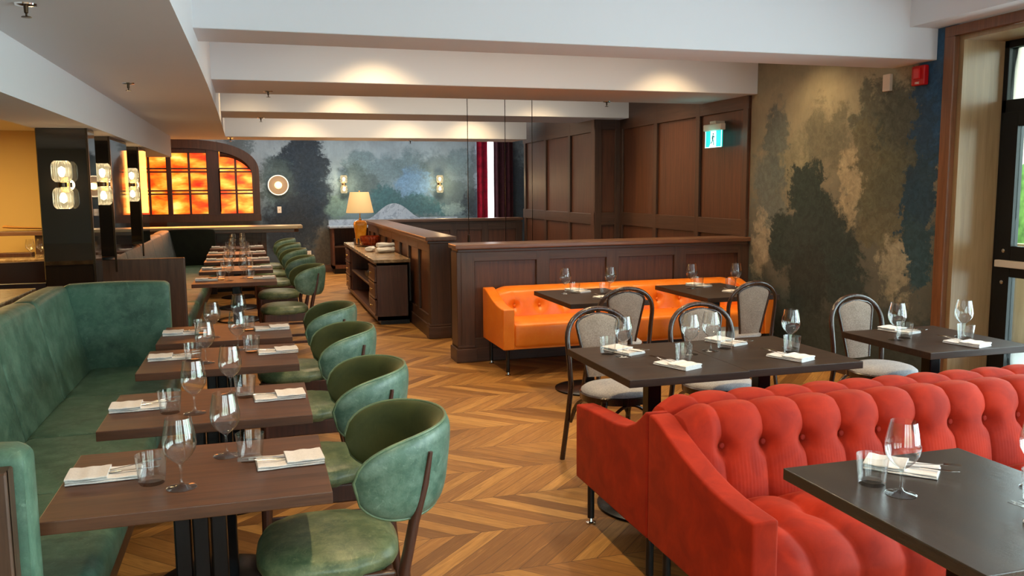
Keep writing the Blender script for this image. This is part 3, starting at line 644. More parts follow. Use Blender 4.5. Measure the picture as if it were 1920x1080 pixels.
# ================================================================== GREEN BARREL CHAIRS (face -x)
def green_chair(label, loc, rz):
    t = thing('barrel_chair', label, 'chair', loc, rz, 'green barrel chairs')
    CX, A, B, THM = .125, .245, .262, radians(102)
    def hh(th): return .130*max(0, 1-abs(th/THM)**5.0)**.5
    def pos(th, s, side, ex=0):
        h = hh(th); b_ = max(0, 1-s**4)**.5 * .028 * max(0, 1-abs(th/THM)**6)**.5
        tilt = 1+.07*s*h/.14; rr = side*b_+ex
        return (CX+(A*tilt+rr)*cos(th), (B*(1+.03*s)+rr)*sin(th), .728+h*s-.012*(abs(th/THM)**2)+.006*s*cos(th))
    def surf(side):
        return MB().grid(lambda u, v: pos(THM*(2*u-1)*.999, sin(pi*(v-.5)), side), 49, 21)
    surf(1).build('backrest_shell', M['green'], t, smooth=80)
    surf(-1).build('backrest_lining', M['green_in'], t, smooth=80)
    loop = [pos(THM*(2*i/48-1)*.995, 1, 1, .004) for i in range(49)]+[pos(THM*(1-2*i/48)*.995, -1, 1, .004) for i in range(1, 48)]
    MB().tube(loop, .0052, 8, closed=True).build('piping', M['piping'], t, smooth=80)
    # seat: superellipse cushion
    def se(a, n=3.0, hx=.225, hy=.228): c, s = cos(a), sin(a); return (abs(c)**(2/n)*(1 if c >= 0 else -1)*hx, abs(s)**(2/n)*(1 if s >= 0 else -1)*hy)
    prof = [(.0, .505), (.35, .504), (.62, .499), (.82, .489), (.94, .474), (1.0, .452), (1.0, .432), (.96, .415), (.0, .415)]
    def sf(u, v):
        k = v*(len(prof)-1); i = min(int(k), len(prof)-2); f = k-i; r = prof[i][0]*(1-f)+prof[i+1][0]*f; z = prof[i][1]*(1-f)+prof[i+1][1]*f
        p = se(2*pi*u); return (p[0]*r-.0, p[1]*r*(1-.06*(p[0] > .1)), z)
    MB().grid(sf, 56, 25, wu=True).build('seat', M['green_seat'], t, smooth=60)
    m = MB()
    for s_ in (-1, 1): m.box(-.20, .20, s_*.195-.011, s_*.195+.011, .345, .42)
    m.box(-.205, -.183, -.19, .19, .345, .42).box(.17, .195, -.19, .19, .345, .42)
    m.build('seat_frame', M['chairwood'], t, bevel=.006, seg=2, smooth=0)
    for s_ in (-1, 1):
        MB().tube([(-.205, s_*.20, 0), (-.195, s_*.197, .22), (-.19, s_*.195, .42)], [.013, .017, .021], 10).build('leg', M['chairwood'], t)
    for s_ in (-1, 1):
        MB().tube([(.285, s_*.215, 0), (.245, s_*.21, .22), (.225, s_*.208, .42), (.258, s_*.214, .58), (.292, s_*.219, .70), (.312, s_*.222, .80)], [.015, .02, .025, .023, .018, .010], 12, flat=.75).build('leg', M['chairwood'], t, smooth=60)
    for s_ in (-1, 1): MB().box(-.2, .25, s_*.203-.008, s_*.203+.008, .13, .155).build('stretcher', M['chairwood'], t, bevel=.004, smooth=0)
    return t
cpos = [('nearest', 'green', 2.725), ('second', 'green', 3.56), ('third', 'green', 4.565), ('fourth', 'green', 5.50)]
gc = green_chair('green leather barrel chair at the nearest table, largest in view', (.178, 2.725, 0), radians(-3))
for i, (k_, _, y) in enumerate(cpos[1:]):
    dup(gc, (.185, y, 0), radians((-2, 1, -2)[i]), 'green leather barrel chair beside the near booth tables, %s from the camera' % k_)
for i, (k_, y) in enumerate((('nearest', 8.48), ('second', 9.68), ('third', 10.9), ('fourth', 12.05), ('farthest', 13.2))):
    dup(gc, (.215-.02*i, y, 0), radians((3, -2, 2, 0, -2)[i]), 'green barrel chair at the far grey booth tables, %s of its row' % k_)

# ================================================================== BENTWOOD CHAIRS (face -y)
def bent_chair(label, loc, rz):
    t = thing('bentwood_chair', label, 'chair', loc, rz, 'bentwood chairs with grey upholstery')
    h = [(-.215, .275, 0), (-.20, .235, .25), (-.19, .205, .45), (-.197, .215, .60)]
    n = 22
    for i in range(n+1):
        a = pi-pi*i/n; h.append((.203*cos(a)*(1+.03*sin(a)), .225+.045*sin(a), .70+.190*abs(sin(a))**.85))
    h += [(.197, .215, .60), (.19, .205, .45), (.20, .235, .25), (.215, .275, 0)]
    MB().tube(h, .0155, 10).build('back_hoop', M['bent'], t, smooth=80)
    def bw(z):
        k = (z-.50)/.362; w_ = .082+.062*k**1.1
        if k > .80: w_ *= max(.02, 1-((k-.80)/.20)**2.4)**.5
        return w_
    def pf(u, v):
        z = .50+.362*u; w_ = bw(z); a = 2*pi*v; yy = .205+.055*max(0, (z-.5)/.4)
        return (w_*cos(a), yy+.014*sin(a)*(1-.3*abs(cos(a))**6), z)
    MB().grid(pf, 30, 20, wv=True).build('backrest', M['greyfab'], t, smooth=60)
    rim = []
    for i in range(25):
        z = .50+.362*min(1, i/24*1.0); rim.append((-bw(z)-.004, .205+.055*(z-.5)/.4, z))
    rim += [(-x, y, z) for x, y, z in reversed(rim)]
    MB().tube(rim, .009, 8).build('backrest_frame', M['bent'], t, smooth=80)
    sh = lambda a, r: (r*cos(a)*(1-.04*max(0, sin(a))), r*sin(a)*1.0)
    ring = []
    MB().grid(lambda u, v: (lambda p: (p[0], p[1], [.42, .455, .462, .455, .42][int(round(v*4))]))(sh(2*pi*u, [.212, .214, .206, .15, .15][int(round(v*4))])), 44, 5, wu=True, wv=True).build('seat_ring', M['bent'], t, smooth=40)
    pr_ = [(0, .502), (.4, .501), (.7, .495), (.88, .484), (.97, .470), (.98, .458), (0, .458)]
    MB().lathe([(r*.208, z) for r, z in reversed(pr_)], 44).build('seat_pad', M['seatfab'], t, smooth=60)
    for s_ in (-1, 1):
        MB().tube([(s_*.185, -.20, 0), (s_*.165, -.165, .25), (s_*.155, -.15, .44)], [.012, .015, .018], 10).build('leg', M['bent'], t)
    # curved braces under the seat
    for (p0, p1) in (((-.165, -.165), (.165, -.165)), ((.165, -.165), (.195, .22)), ((.195, .22), (-.195, .22)), ((-.195, .22), (-.165, -.165))):
        pts = []
        for i in range(13):
            k = i/12; pts.append((p0[0]+(p1[0]-p0[0])*k, p0[1]+(p1[1]-p0[1])*k, .24+.17*sin(pi*k)**.6))
        pts = [(x*.97, y*.97, z) for x, y, z in pts]
        MB().tube(pts, .0095, 8).build('brace', M['bent'], t, smooth=80)
    return t
bc = bent_chair('bentwood chair with grey cushion behind the left half of the double table', (1.905, 4.325, 0), radians(4))
dup(bc, (2.535, 4.30, 0), radians(-3), 'bentwood chair with grey cushion behind the middle of the double table, second from left')
dup(bc, (3.68, 4.30, 0), radians(4), 'bentwood chair between the dark mural and the entrance table')
dup(bc, (2.485, 5.70, 0), pi+radians(-4), 'bentwood chair facing the left table of the orange sofa')
dup(bc, (3.50, 5.72, 0), pi+radians(2), 'bentwood chair facing the right table of the orange sofa')

# ================================================================== TUFTED SOFAS
def tufted(prof, x0, x1, pitch, ph, amp, btn=None, name='back', nx=7, dim=.03, r=.045, pleat=False):
    """prof = list of (y, z, ny, nz, weight) going round the visible faces; channels run round the profile"""
    n = int(round((x1-x0)/pitch*nx*1.0)); m = MB(); vs = []
    for i in range(n+1):
        x = x0+(x1-x0)*i/n; t = ((x-ph)/pitch) % 1.0; b = abs(sin(pi*t))**.38
        xe = min(1, .25+min(x-x0, x1-x)/.12)
        for (y, z, ny, nz, w_) in prof:
            d = amp*w_*(b-.35)*xe
            e_ = 1-min(1, min(x-x0, x1-x)/.13); z = z-(.034*e_*e_ if z > .55 and btn else 0)
            if btn:
                dx = min(t, 1-t)*pitch
                for (by, bz) in btn:
                    dd = dx*dx+(y-by)**2+(z-bz)**2; d -= dim*math.exp(-dd/(r*r))
            if btn and z < btn[0][1] and pleat: d += .0007*sin(x*2*pi/.014+3*sin(9*x))*min(1, (btn[0][1]-z)/.05)
            vs.append((x, y+ny*d, z+nz*d))
    k = len(prof)
    fs = [(i*k+j, i*k+j+1, (i+1)*k+j+1, (i+1)*k+j) for i in range(n) for j in range(k-1)]
    fs += [tuple(reversed(range(k))), tuple(n*k+j for j in range(k))]
    fs += [(i*k+k-1, i*k, (i+1)*k, (i+1)*k+k-1) for i in range(n)]
    return m.add(vs, fs)
def path_profile(pts, n=8):
    """resample a rounded path; gives normals pointing left of travel"""
    P = [Vector((p[0], p[1])) for p in pts]; W_ = [p[2] for p in pts]; out = []
    for i in range(len(P)-1):
        for j in range(n):
            t = j/n; out.append((P[i].lerp(P[i+1], t), W_[i]*(1-t)+W_[i+1]*t))
    out.append((P[-1], W_[-1]))
    for _ in range(3):
        q = [out[0]]+[((out[i-1][0]+out[i][0]*2+out[i+1][0])/4, out[i][1]) for i in range(1, len(out)-1)]+[out[-1]]; out = q
    res = []
    for i, (p, w_) in enumerate(out):
        d = out[min(i+1, len(out)-1)][0]-out[max(i-1, 0)][0]; d.normalize(); res.append((p.x, p.y, -d.y, d.x, w_))
    return res
def arm_prism(prof, x0, x1, name, mat, t, off, bevel=.012):
    return MB().prism(prof, x0, x1, 'x').build(name, mat, t, off, bevel=bevel, seg=3, smooth=50)
def leg_with_glide(x, y, h, t, off):
    l = MB().tube([(x, y, .03), (x, y, h)], .0165, 14).build('leg', M['blackmatte'], t, off)
    g = MB().lathe([(0, 0), (.022, 0), (.024, .008), (.012, .012), (.008, .03), (0, .03)], 16, (x, y, 0)).build('foot_glide', M['chrome'], None, off); g.parent = l
def red_sofa(label, front):
    """front=-1 faces the camera (-y), +1 faces away. seam plane y=2.925"""
    y0 = 2.925+front*.004; Y = lambda v: y0+front*v     # v = distance from the seam
    X0, X1 = 1.42, 3.98; off = (2.7, y0+front*.38, 0)
    t = thing('tufted_sofa', label, 'sofa', off, 0, 'coral red back to back sofas')
    crv = [(0, .725), (.05, .722), (.10, .705), (.17, .676), (.26, .644), (.36, .613), (.46, .590), (.56, .577), (.66, .572), (.735, .570)] if front < 0 else [(0, .728), (.03, .722), (.07, .690), (.12, .655), (.20, .622), (.30, .604), (.42, .596), (.55, .590), (.66, .582), (.775, .572)]
    dmax = crv[-1][0]
    prof = [(Y(v), z) for v, z in crv]+[(Y(dmax), .215), (Y(0), .215)]
    arm_prism(prof, X0, X0+.092, 'arm', M['red'], t, off)
    arm_prism(prof, X1-.092, X1, 'arm', M['red'], t, off)
    MB().box(X0+.08, X1-.08, min(Y(0), Y(dmax-.02)), max(Y(0), Y(dmax-.02)), .215, .34).build('base', M['red'], t, off, bevel=.008, smooth=0)
    # back: face, rolled top
    P_ = [(Y(.22), .36, 1), (Y(.205), .50, 1), (Y(.175), .62, 1), (Y(.15), .715, 1), (Y(.11), .752, .9), (Y(.05), .758, .6), (Y(.005), .74, .1), (Y(.005), .36, 0)]
    if front > 0: P_ = P_
    pr_ = path_profile(P_, 7)
    if front < 0: pr_ = [(a, b, -c, -d, e_) for a, b, c, d, e_ in pr_]
    # make sure normals point outward on the front face
    if pr_[5][2]*front < 0: pr_ = [(a, b, -c, -d, e_) for a, b, c, d, e_ in pr_]
    tufted(pr_, X0+.09, X1-.09, .178, 1.65, .030, [(Y(.182), .622)], nx=36, dim=.040, r=.034, pleat=True).build('back_cushion', M['red'], t, off, smooth=70)
    P_ = [(Y(.18), .40, .2), (Y(.30), .448, 1), (Y(.45), .458, 1), (Y(.60), .452, 1), (Y(dmax-.05), .425, 1), (Y(dmax-.005), .37, 1), (Y(dmax-.01), .28, .8), (Y(dmax-.03), .23, .2), (Y(.18), .23, 0)]
    pr_ = path_profile(P_, 7)
    if pr_[10][3] < 0: pr_ = [(a, b, -c, -d, e_) for a, b, c, d, e_ in pr_]
    tufted(pr_, X0+.09, X1-.09, .178, 1.65, .030, [(Y(.46), .458)], nx=16, dim=.024, r=.045).build('seat_cushion', M['red'], t, off, smooth=70)
    k = 0
    for i in range(13):
        x = 1.65+.178*i
        if x < X1-.12: MB().lathe([(0, .006), (.009, .004), (.012, 0), (.009, -.004), (0, -.006)], 12, m=Matrix.Translation((x, Y(.155), .622)) @ Matrix.Rotation(pi/2, 4, 'X')).build('button', M['redbtn'], t, off)
    for x in (1.47, 2.7, 3.93):
        leg_with_glide(x, Y(dmax-.07 if front > 0 else dmax-.09), .22, t, off); leg_with_glide(x, Y(.07), .22, t, off)
    return t
red_sofa('coral red velvet tufted sofa facing the camera with its back to its twin', -1)
red_sofa('coral red velvet sofa facing away, only its scooped arm and humped top in view', 1)

def orange_sofa():
    yb = 7.44; X0, X1 = 1.94, 4.56; off = (3.25, 7.1, 0); Y = lambda v: yb-v
    t = thing('tufted_sofa', 'long orange leather sofa with buttoned back against the panelled parapet', 'sofa', off)
    crv = [(0, .70), (.05, .70), (.12, .685), (.22, .655), (.34, .62), (.46, .595), (.58, .585), (.68, .583)]
    prof = [(Y(v), z) for v, z in crv]+[(Y(.68), .235), (Y(0), .235)]
    for a in (X0, X1-.10): arm_prism(prof, a, a+.10, 'arm', M['orange'], t, off)
    MB().box(X0+.09, X1-.09, Y(.66), Y(0), .235, .30).build('base', M['orange'], t, off, smooth=0)
    P_ = [(Y(.24), .40, 1), (Y(.225), .50, 1), (Y(.205), .60, 1), (Y(.18), .672, .7), (Y(.13), .703, .3), (Y(.05), .71, .1), (Y(.005), .70, 0), (Y(.005), .38, 0)]
    pr_ = path_profile(P_, 6)
    if pr_[5][2] > 0: pr_ = [(a, b, -c, -d, e_) for a, b, c, d, e_ in pr_]
    tufted(pr_, X0+.098, X1-.098, .235, 2.185, .010, [(Y(.215), .545)], nx=16, dim=.034, r=.04).build('back_cushion', M['orange'], t, off, smooth=70)
    x = 2.185
    while x < X1-.12:
        MB().lathe([(0, .006), (.009, .004), (.013, 0), (.009, -.004), (0, -.006)], 12, m=Matrix.Translation((x, Y(.196), .545)) @ Matrix.Rotation(pi/2, 4, 'X')).build('button', M['orange'], t, off); x += .235
    soft_slab(rrect(Y(.675), Y(.16), .245, .455, .035), 'x', X0+.10, X1-.10, puff=.003).build('seat_cushion', M['orange'], t, off, smooth=60)
    for x in (X0+.06, 3.25, X1-.06):
        leg_with_glide(x, Y(.60), .24, t, off); leg_with_glide(x, Y(.06), .24, t, off)
orange_sofa()

# ================================================================== PLACE SETTINGS
def wineglass(label, loc):
    o_ = [(0, 0), (.041, .0), (.042, .0018), (.036, .0035), (.018, .006), (.007, .012), (.0042, .022), (.0038, .045), (.0042, .064), (.008, .073), (.020, .082), (.034, .096), (.044, .114), (.0475, .132), (.046, .152), (.041, .178), (.0355, .207)]
    i_ = [(.0347, .207), (.0402, .178), (.0452, .152), (.0466, .132), (.0431, .1145), (.0332, .0968), (.0192, .0832), (.008, .0765), (0, .0755)]
    o = MB().lathe(o_+i_, 32).build('wine_glass', M['glass'], loc=loc, smooth=70); return tag(o, label, 'glass', 'stemmed wine glasses')
def tumbler(label, loc):
    o = MB().lathe([(0, 0), (.034, 0), (.037, .004), (.0445, .086), (.0430, .086), (.0358, .012), (0, .010)], 32).build('tumbler', M['glass'], loc=loc, smooth=40); return tag(o, label, 'glass', 'water tumblers')
def napkin(label, loc, rz):
    rnd = random.Random(3)
    def layer(m, x0, x1, y0, y1, z0, z1, ph):
        def fn(u, v):
            a = 2*pi*v; cy = (y0+y1)/2; hy = (y1-y0)/2; cz = (z0+z1)/2; hz = (z1-z0)/2
            c, s = cos(a), sin(a); yy = cy+hy*abs(c)**.25*(1 if c >= 0 else -1); zz = cz+hz*abs(s)**.6*(1 if s >= 0 else -1)
            return (x0+(x1-x0)*u, yy+.0015*sin(9*u+ph), zz+(.0012*sin(14*u+ph)*(1 if s > 0 else 0)))
        m.grid(fn, 12, 28, wv=True); k = len(m.v); m.f.append(tuple(range(k-28, k))); m.f.append(tuple(reversed(range(k-12*28, k-11*28))))
    m = MB(); layer(m, -.1, .1, -.058, .058, .0, .0075, 0); layer(m, -.1, .098, -.056, .058, .0075, .0135, 1.3)
    o = m.build('napkin', M['linen'], loc=loc, smooth=50); o.rotation_euler = (0, 0, rz)
    m = MB(); layer(m, -.101, .012, -.059, .057, .0135, .0215, .6); p = m.build('pocket_fold', M['linen'], o, smooth=50)
    return tag(o, label, 'napkin', 'folded white napkins')
def fork(label, loc, rz):
    m = MB(); m.tube([(-.05, 0, 0), (.0, 0, .001), (.06, 0, .004), (.075, 0, .006)], [.004, .003, .0025, .004], 8, flat=.45)
    m.box(.074, .088, -.010, .010, .0055, .0075)
    for k in (-.0085, -.003, .003, .0085): m.box(.087, .122, k-.0012, k+.0012, .0058, .0074)
    o = m.build('fork', M['chrome'], loc=loc, smooth=50); o.rotation_euler = (0, radians(-4), rz); return tag(o, label, 'fork', 'forks tucked in napkins')
def knife(label, loc, rz):
    m = MB(); m.tube([(-.06, 0, 0), (.0, 0, .0), (.02, 0, .0005)], [.0045, .0045, .0035], 8, flat=.6)
    m.prism([(.02, -.002), (.10, -.008), (.125, .002), (.10, .004), (.02, .003)], 0, .0015)
    o = m.build('knife', M['chrome'], loc=loc, smooth=50); o.rotation_euler = (0, radians(-2), rz); return tag(o, label, 'knife', 'knives tucked in napkins')
proto = {}
def put(kind, fn, label, loc, rz=0):
    if kind not in proto:
        proto[kind] = fn(label, loc, rz) if kind in ('napkin', 'fork', 'knife') else fn(label, loc); return proto[kind]
    return dup(proto[kind], loc, None if kind in ('wine_glass', 'tumbler') else rz, label) if kind not in ('fork', 'knife') else _tilt(dup(proto[kind], loc, rz, label))
def _tilt(o): o.rotation_euler[1] = radians(-3); return o
def setting(desc, nap, ang, wg=None, tb=None, knife_too=True, z=TZ):
    """nap = centre of the napkin, ang = direction in which the cutlery points"""
    c, s = cos(ang), sin(ang)
    put('napkin', napkin, 'folded white linen napkin on '+desc, (nap[0], nap[1], z), ang)
    put('fork', fork, 'silver fork tucked in the napkin on '+desc, (nap[0]+.035*c-.014*s, nap[1]+.035*s+.014*c, z+.018), ang+.06)
    if knife_too: put('knife', knife, 'silver knife tucked in the napkin on '+desc, (nap[0]+.03*c+.016*s, nap[1]+.03*s-.016*c, z+.0175), ang-.05)
    if wg: put('wine_glass', wineglass, 'clear stemmed wine glass on '+desc, (wg[0], wg[1], z))
    if tb: put('tumbler', tumbler, 'clear water tumbler on '+desc, (tb[0], tb[1], z))
G = [((-.468, 2.70), (-.241, 2.53), (-.327, 2.60), (.065, 2.67), (-.126, 2.80), (-.052, 2.735)),
     ((-.478, 3.54), (-.260, 3.39), (-.352, 3.43), (.055, 3.545), (-.135, 3.66), (-.078, 3.60)),
     ((-.455, 4.56), (-.273, 4.385), (-.339, 4.48), (.072, 4.56), (-.127, 4.70), (-.058, 4.60)),
     ((-.462, 5.33), (-.276, 5.155), (-.345, 5.29), (.055, 5.34), (-.135, 5.46), (-.083, 5.33))]
for (k_, *_r), (nl, wl_, tl_, nr, wr_, tr_) in zip(green, G):
    setting('%s green booth table, booth side' % ('the '+k_), nl, radians(2), wl_, tl_); setting('%s green booth table, chair side' % ('the '+k_), nr, pi+radians(4), wr_, tr_)
for (k_, a, b, c, d) in back:
    cy = (c+d)/2; setting('the %s far grey booth table, booth side' % k_, (a+.115, cy), 0, (a+.32, cy-.10), (a+.245, cy+.0)); setting('the %s far grey booth table, chair side' % k_, (b-.115, cy), pi, (b-.30, cy+.10), (b-.24, cy+.02))
setting('the double table, far left corner', (1.79, 3.985), radians(-70), (1.738, 3.87), (1.69, 3.955))
setting('the double table, near side, left', (1.885, 3.575), radians(112), (2.082, 3.815), (1.965, 3.66))
setting('the double table, far side, middle', (2.42, 4.035), radians(-70), (2.225, 3.86), (2.33, 3.895))
setting('the double table, near side, right', (2.50, 3.565), radians(112), (2.655, 3.79), (2.595, 3.69))
setting('the entrance table, far side', (3.555, 4.03), radians(-75), (3.345, 3.81), (3.435, 3.85))
setting('the entrance table, near side', (3.60, 3.58), radians(105), (3.76, 3.77), (3.70, 3.69))
setting('the table before the red sofa, sofa side', (1.825, 2.03), radians(-48), (1.672, 1.86), (1.652, 1.952))
setting('the table before the red sofa, aisle side', (1.90, 1.52), radians(105), (2.06, 1.78), (1.98, 1.70))
setting('the left orange sofa table, sofa side', (2.49, 6.46), radians(-70), (2.345, 6.36), (2.43, 6.37))
setting('the left orange sofa table, chair side', (2.54, 5.97), radians(110), (2.72, 6.32), (2.64, 6.25))
setting('the right orange sofa table, sofa side', (3.60, 6.46), radians(-70), (3.46, 6.33), (3.55, 6.38))
setting('the right orange sofa table, chair side', (3.66, 5.96), radians(110), (3.83, 6.25), (3.75, 6.20))

# ================================================================== SIDEBOARD AND WHAT STANDS ON IT
def sideboard():
    x0, x1, y0, y1 = 1.30, 1.69, 9.93, 13.36; off = (1.5, 11.6, 0)
    t = thing('sideboard', 'low dark oak service sideboard with brown stone top and open niche', 'sideboard', off)
    m = MB(); m.box(x0+.01, x1, y0, y0+.03, .05, .735).box(x0+.01, x1, y1-.03, y1, .05, .735).box(x1-.02, x1, y0, y1, .05, .735).box(x0+.01, x1, y0, y1, .05, .10)
    m.box(x0+.01, x1, 10.50, 10.53, .05, .735).box(x0+.01, x1, 12.72, 12.75, .05, .735).box(x0+.01, x1, y0, y1, .70, .735)
    m.build('carcass', M['panel'], t, off, bevel=.003, seg=1, smooth=0)
    MB().box(x0+.05, x1, y0+.02, y1-.02, 0, .05).build('plinth', M['blackmatte'], t, off, smooth=0)
    MB().box(x0+.015, x1-.02, 10.53, 12.72, .385, .415).build('shelf', M['rail_y'], t, off, bevel=.003, seg=1, smooth=0)
    MB().box(x0-.03, x1+.02, y0-.03, y1+.02, .735, .775).build('worktop', M['stone'], t, off, bevel=.005, smooth=0)
    for a, b in ((9.95, 10.49), (12.77, 13.33)):
        for z0, z1 in ((.11, .295), (.31, .495), (.51, .69)):
            d = MB().box(x0-.012, x0+.01, a, b, z0, z1).build('drawer', M['panel'], t, off, bevel=.004, smooth=0)
            m = MB(); m.box(x0-.018, x0-.012, a, b, z0, z0+.02).box(x0-.018, x0-.012, a, b, z1-.02, z1).build('drawer_bead', M['cap_y'], None, off, smooth=0).parent = d
            MB().lathe([(0, 0), (.008, 0), (.006, .012), (.014, .018), (.012, .026), (0, .028)], 14, m=Matrix.Translation((x0-.012, (a+b)/2, (z0+z1)/2)) @ Matrix.Rotation(-pi/2, 4, 'Y')).build('knob', M['brass'], None, off).parent = d
sideboard()
def lamp():
    off = (1.50, 13.12, .775); t = thing('table_lamp', 'lit table lamp with cream shade and square amber ceramic base', 'lamp', off)
    m = MB(); sec = [(.065, 0), (.072, .02), (.082, .14), (.098, .27), (.098, .30), (.085, .33), (.05, .345)]
    vs = []; n = 24
    for r, z in sec:
        for i in range(n):
            a = 2*pi*i/n+pi/4; c, s_ = cos(a), sin(a); k = (abs(c)**5+abs(s_)**5)**(-1/5); vs.append((r*k*c, r*k*s_, z))
    fs = [(i*n+j, i*n+(j+1) % n, (i+1)*n+(j+1) % n, (i+1)*n+j) for i in range(len(sec)-1) for j in range(n)]+[tuple(reversed(range(n))), tuple((len(sec)-1)*n+j for j in range(n))]
    m.add(vs, fs); m.build('base', M['amberlamp'], t, smooth=40)
    MB().lathe([(0, .345), (.022, .345), (.02, .37), (.008, .38), (.008, .62), (0, .62)], 16).build('stem', M['brass'], t)
    MB().lathe([(.205, .46), (.208, .465), (.142, .775), (.139, .772), (.203, .46)], 48).build('lamp_shade', M['shade'], t, smooth=60)
    MB().lathe([(0, .775), (.006, .775), (.01, .79), (.004, .80), (0, .80)], 12).tube([(-.14, 0, .77), (.14, 0, .77)], .002, 6).build('finial', M['brass'], t)
    MB().lathe([(0, .50), (.02, .51), (.03, .55), (.02, .585), (0, .59)], 16).build('bulb', M['bulb'], t)
lamp()
def ribbed_bowl():
    off = (1.55, 12.35, .775); t = thing('ribbed_bowl', 'red brown ribbed ceramic bowl on a tray on the sideboard', 'bowl', off)
    def fn(u, v):
        a = 2*pi*u; z = .02+.125*v; r = (.13+.02*v)*(1+.045*abs(sin(9*a))**.7)+.012*sin(pi*v); return (r*cos(a)*.9, r*sin(a)*1.25, z)
    m = MB().grid(fn, 90, 8, wu=True); m.grid(lambda u, v: (lambda p: (p[0]*.88, p[1]*.88, .03+.115*v))(fn(u, v)), 90, 4, wu=True)
    m.build('bowl', M['amberbowl'], t, smooth=50)
    MB().lathe([(0, 0), (.19, 0), (.2, .012), (.185, .014), (0, .01)], 32).build('saucer', M['bronze'], t)
ribbed_bowl()
o = MB().box(-.04, .04, -.09, .09, 0, .008).box(-.035, -.025, -.085, .085, .008, .09).box(.02, .03, -.085, .085, .008, .09).build('menu_holder', M['bronze'], loc=(1.40, 12.72, .775), smooth=0)
tag(o, 'small bronze menu holder between the lamp and the ribbed bowl', 'holder')
def towel(label, loc, rz, sx=1):
    def fn(u, v):
        a = 2*pi*v; x = (u-.5)*.23*sx; r = (.036+.005*sin(5*u+1))*(1 if .02 < u < .98 else .85)
        return (x, r*1.35*cos(a)+.006*sin(9*u), .036+r*.78*sin(a)+.003*sin(3*a+8*u))
    m = MB().grid(fn, 18, 26, wv=True); k = len(m.v); m.f += [tuple(range(k-26, k)), tuple(reversed(range(k-18*26, k-17*26)))]
    o = m.build('folded_towel', M['linen'], loc=loc, smooth=60); o.rotation_euler = (0, 0, rz); return tag(o, label, 'towel', 'folded white cloths on the sideboard')
t1 = towel('rolled white cloth at the front of the sideboard top', (1.56, 10.93, .776), radians(8))
dup(t1, (1.42, 11.28, .776), radians(70), 'rolled white cloth lying behind the front one, turned towards the bowl')
dup(t1, (1.60, 11.12, .776), radians(20), 'rolled white cloth nearest the parapet, second of the pile')
dup(t1, (1.58, 11.03, .838), radians(14), 'rolled white cloth resting on top of the pile')
for i, (y, d_) in enumerate(((11.2, 'nearest'), (11.35, 'middle'), (11.5, 'farthest'))):
    o = tumbler('small tumbler inside the sideboard niche, %s of three' % d_, (1.40, y, .416)) if i == 0 else dup(proto['niche'], (1.40, y, .416), label='small tumbler inside the sideboard niche, %s of three' % d_)
    o['group'] = 'tumblers in the sideboard niche'; proto.setdefault('niche', o)
m = MB().box(-.05, .05, -.09, .09, 0, .02).box(-.05, -.042, -.09, .09, 0, .2).box(.042, .05, -.09, .09, 0, .2).box(-.05, .05, -.09, -.082, 0, .2).box(-.05, .05, .082, .09, 0, .2)
o = tag(m.build('storage_bin', M['bronze'], loc=(1.37, 10.72, .10), smooth=0), 'brown bin standing low inside the sideboard niche', 'bin')

# ================================================================== BAR LEDGE, SERVICE COUNTER AT THE BACK
def bar_ledge():
    off = (-.4, 14.1, 0); t = thing('bar_counter', 'long marble topped counter under the amber arched window', 'counter', off)
    MB().prism([(-2.6, 13.80), (.60, 13.80), (.68, 13.88), (.68, 14.35), (-2.6, 14.35)], .985, 1.03).build('worktop', M['ledge'], t, off, bevel=.006, smooth=0)
    MB().prism([(-2.6, 13.84), (.55, 13.84), (.62, 13.91), (.62, 14.3), (-2.6, 14.3)], .93, .985).build('worktop_moulding', M['cap'], t, off, bevel=.006, smooth=0)
    MB().box(-2.6, .12, 14.0, 14.3, .06, .93).build('body', M['panel'], t, off, smooth=0)
    m = MB()
    for a in (-.66, -.05, .08): m.box(a-.04, a+.04, 13.97, 14.0, .06, .93)
    m.box(-2.6, .12, 13.972, 14.0, .78, .93).box(-2.6, .12, 13.972, 14.0, .06, .2); m.build('rail', M['rail_x'], t, off, bevel=.004, seg=1, smooth=0)
    MB().box(-2.6, .10, 14.03, 14.28, 0, .06).build('plinth', M['blackmatte'], t, off, smooth=0)
bar_ledge()
def service():
    off = (2.6, 16.5, 0); t = thing('service_counter', 'dark counter with pale blue marble top and humped marble splashback', 'counter', off)
    MB().box(1.28, 4.0, 16.2, 16.76, .865, .90).build('worktop', M['marble'], t, off, bevel=.006, smooth=0)
    pts = [(1.31, .90), (1.31, 1.01), (2.07, 1.01)]
    for i in range(25):
        a = i/24; pts.append((2.07+1.03*a, 1.012+.30*(.5-.5*cos(2*pi*a))**.72))
    pts += [(3.10, 1.03), (3.86, 1.03), (3.86, .90)]
    MB().prism(pts, 16.74, 16.77, 'y').build('splashback', M['marble'], t, off, bevel=.004, seg=1, smooth=0)
    m = MB(); m.box(1.33, 1.37, 16.24, 16.76, .1, .865).box(3.9, 3.95, 16.24, 16.76, .1, .865).box(1.33, 3.95, 16.72, 16.76, .1, .865).box(2.0, 2.04, 16.24, 16.74, .1, .865)
    m.box(1.33, 3.95, 16.24, 16.74, .10, .16); m.build('body', M['panel'], t, off, smooth=0)
    MB().box(1.37, 3.9, 16.26, 16.72, .50, .53).build('shelf', M['rail_x'], t, off, smooth=0)
    MB().box(1.36, 3.9, 16.3, 16.7, 0, .10).build('plinth', M['blackmatte'], t, off, smooth=0)
service()
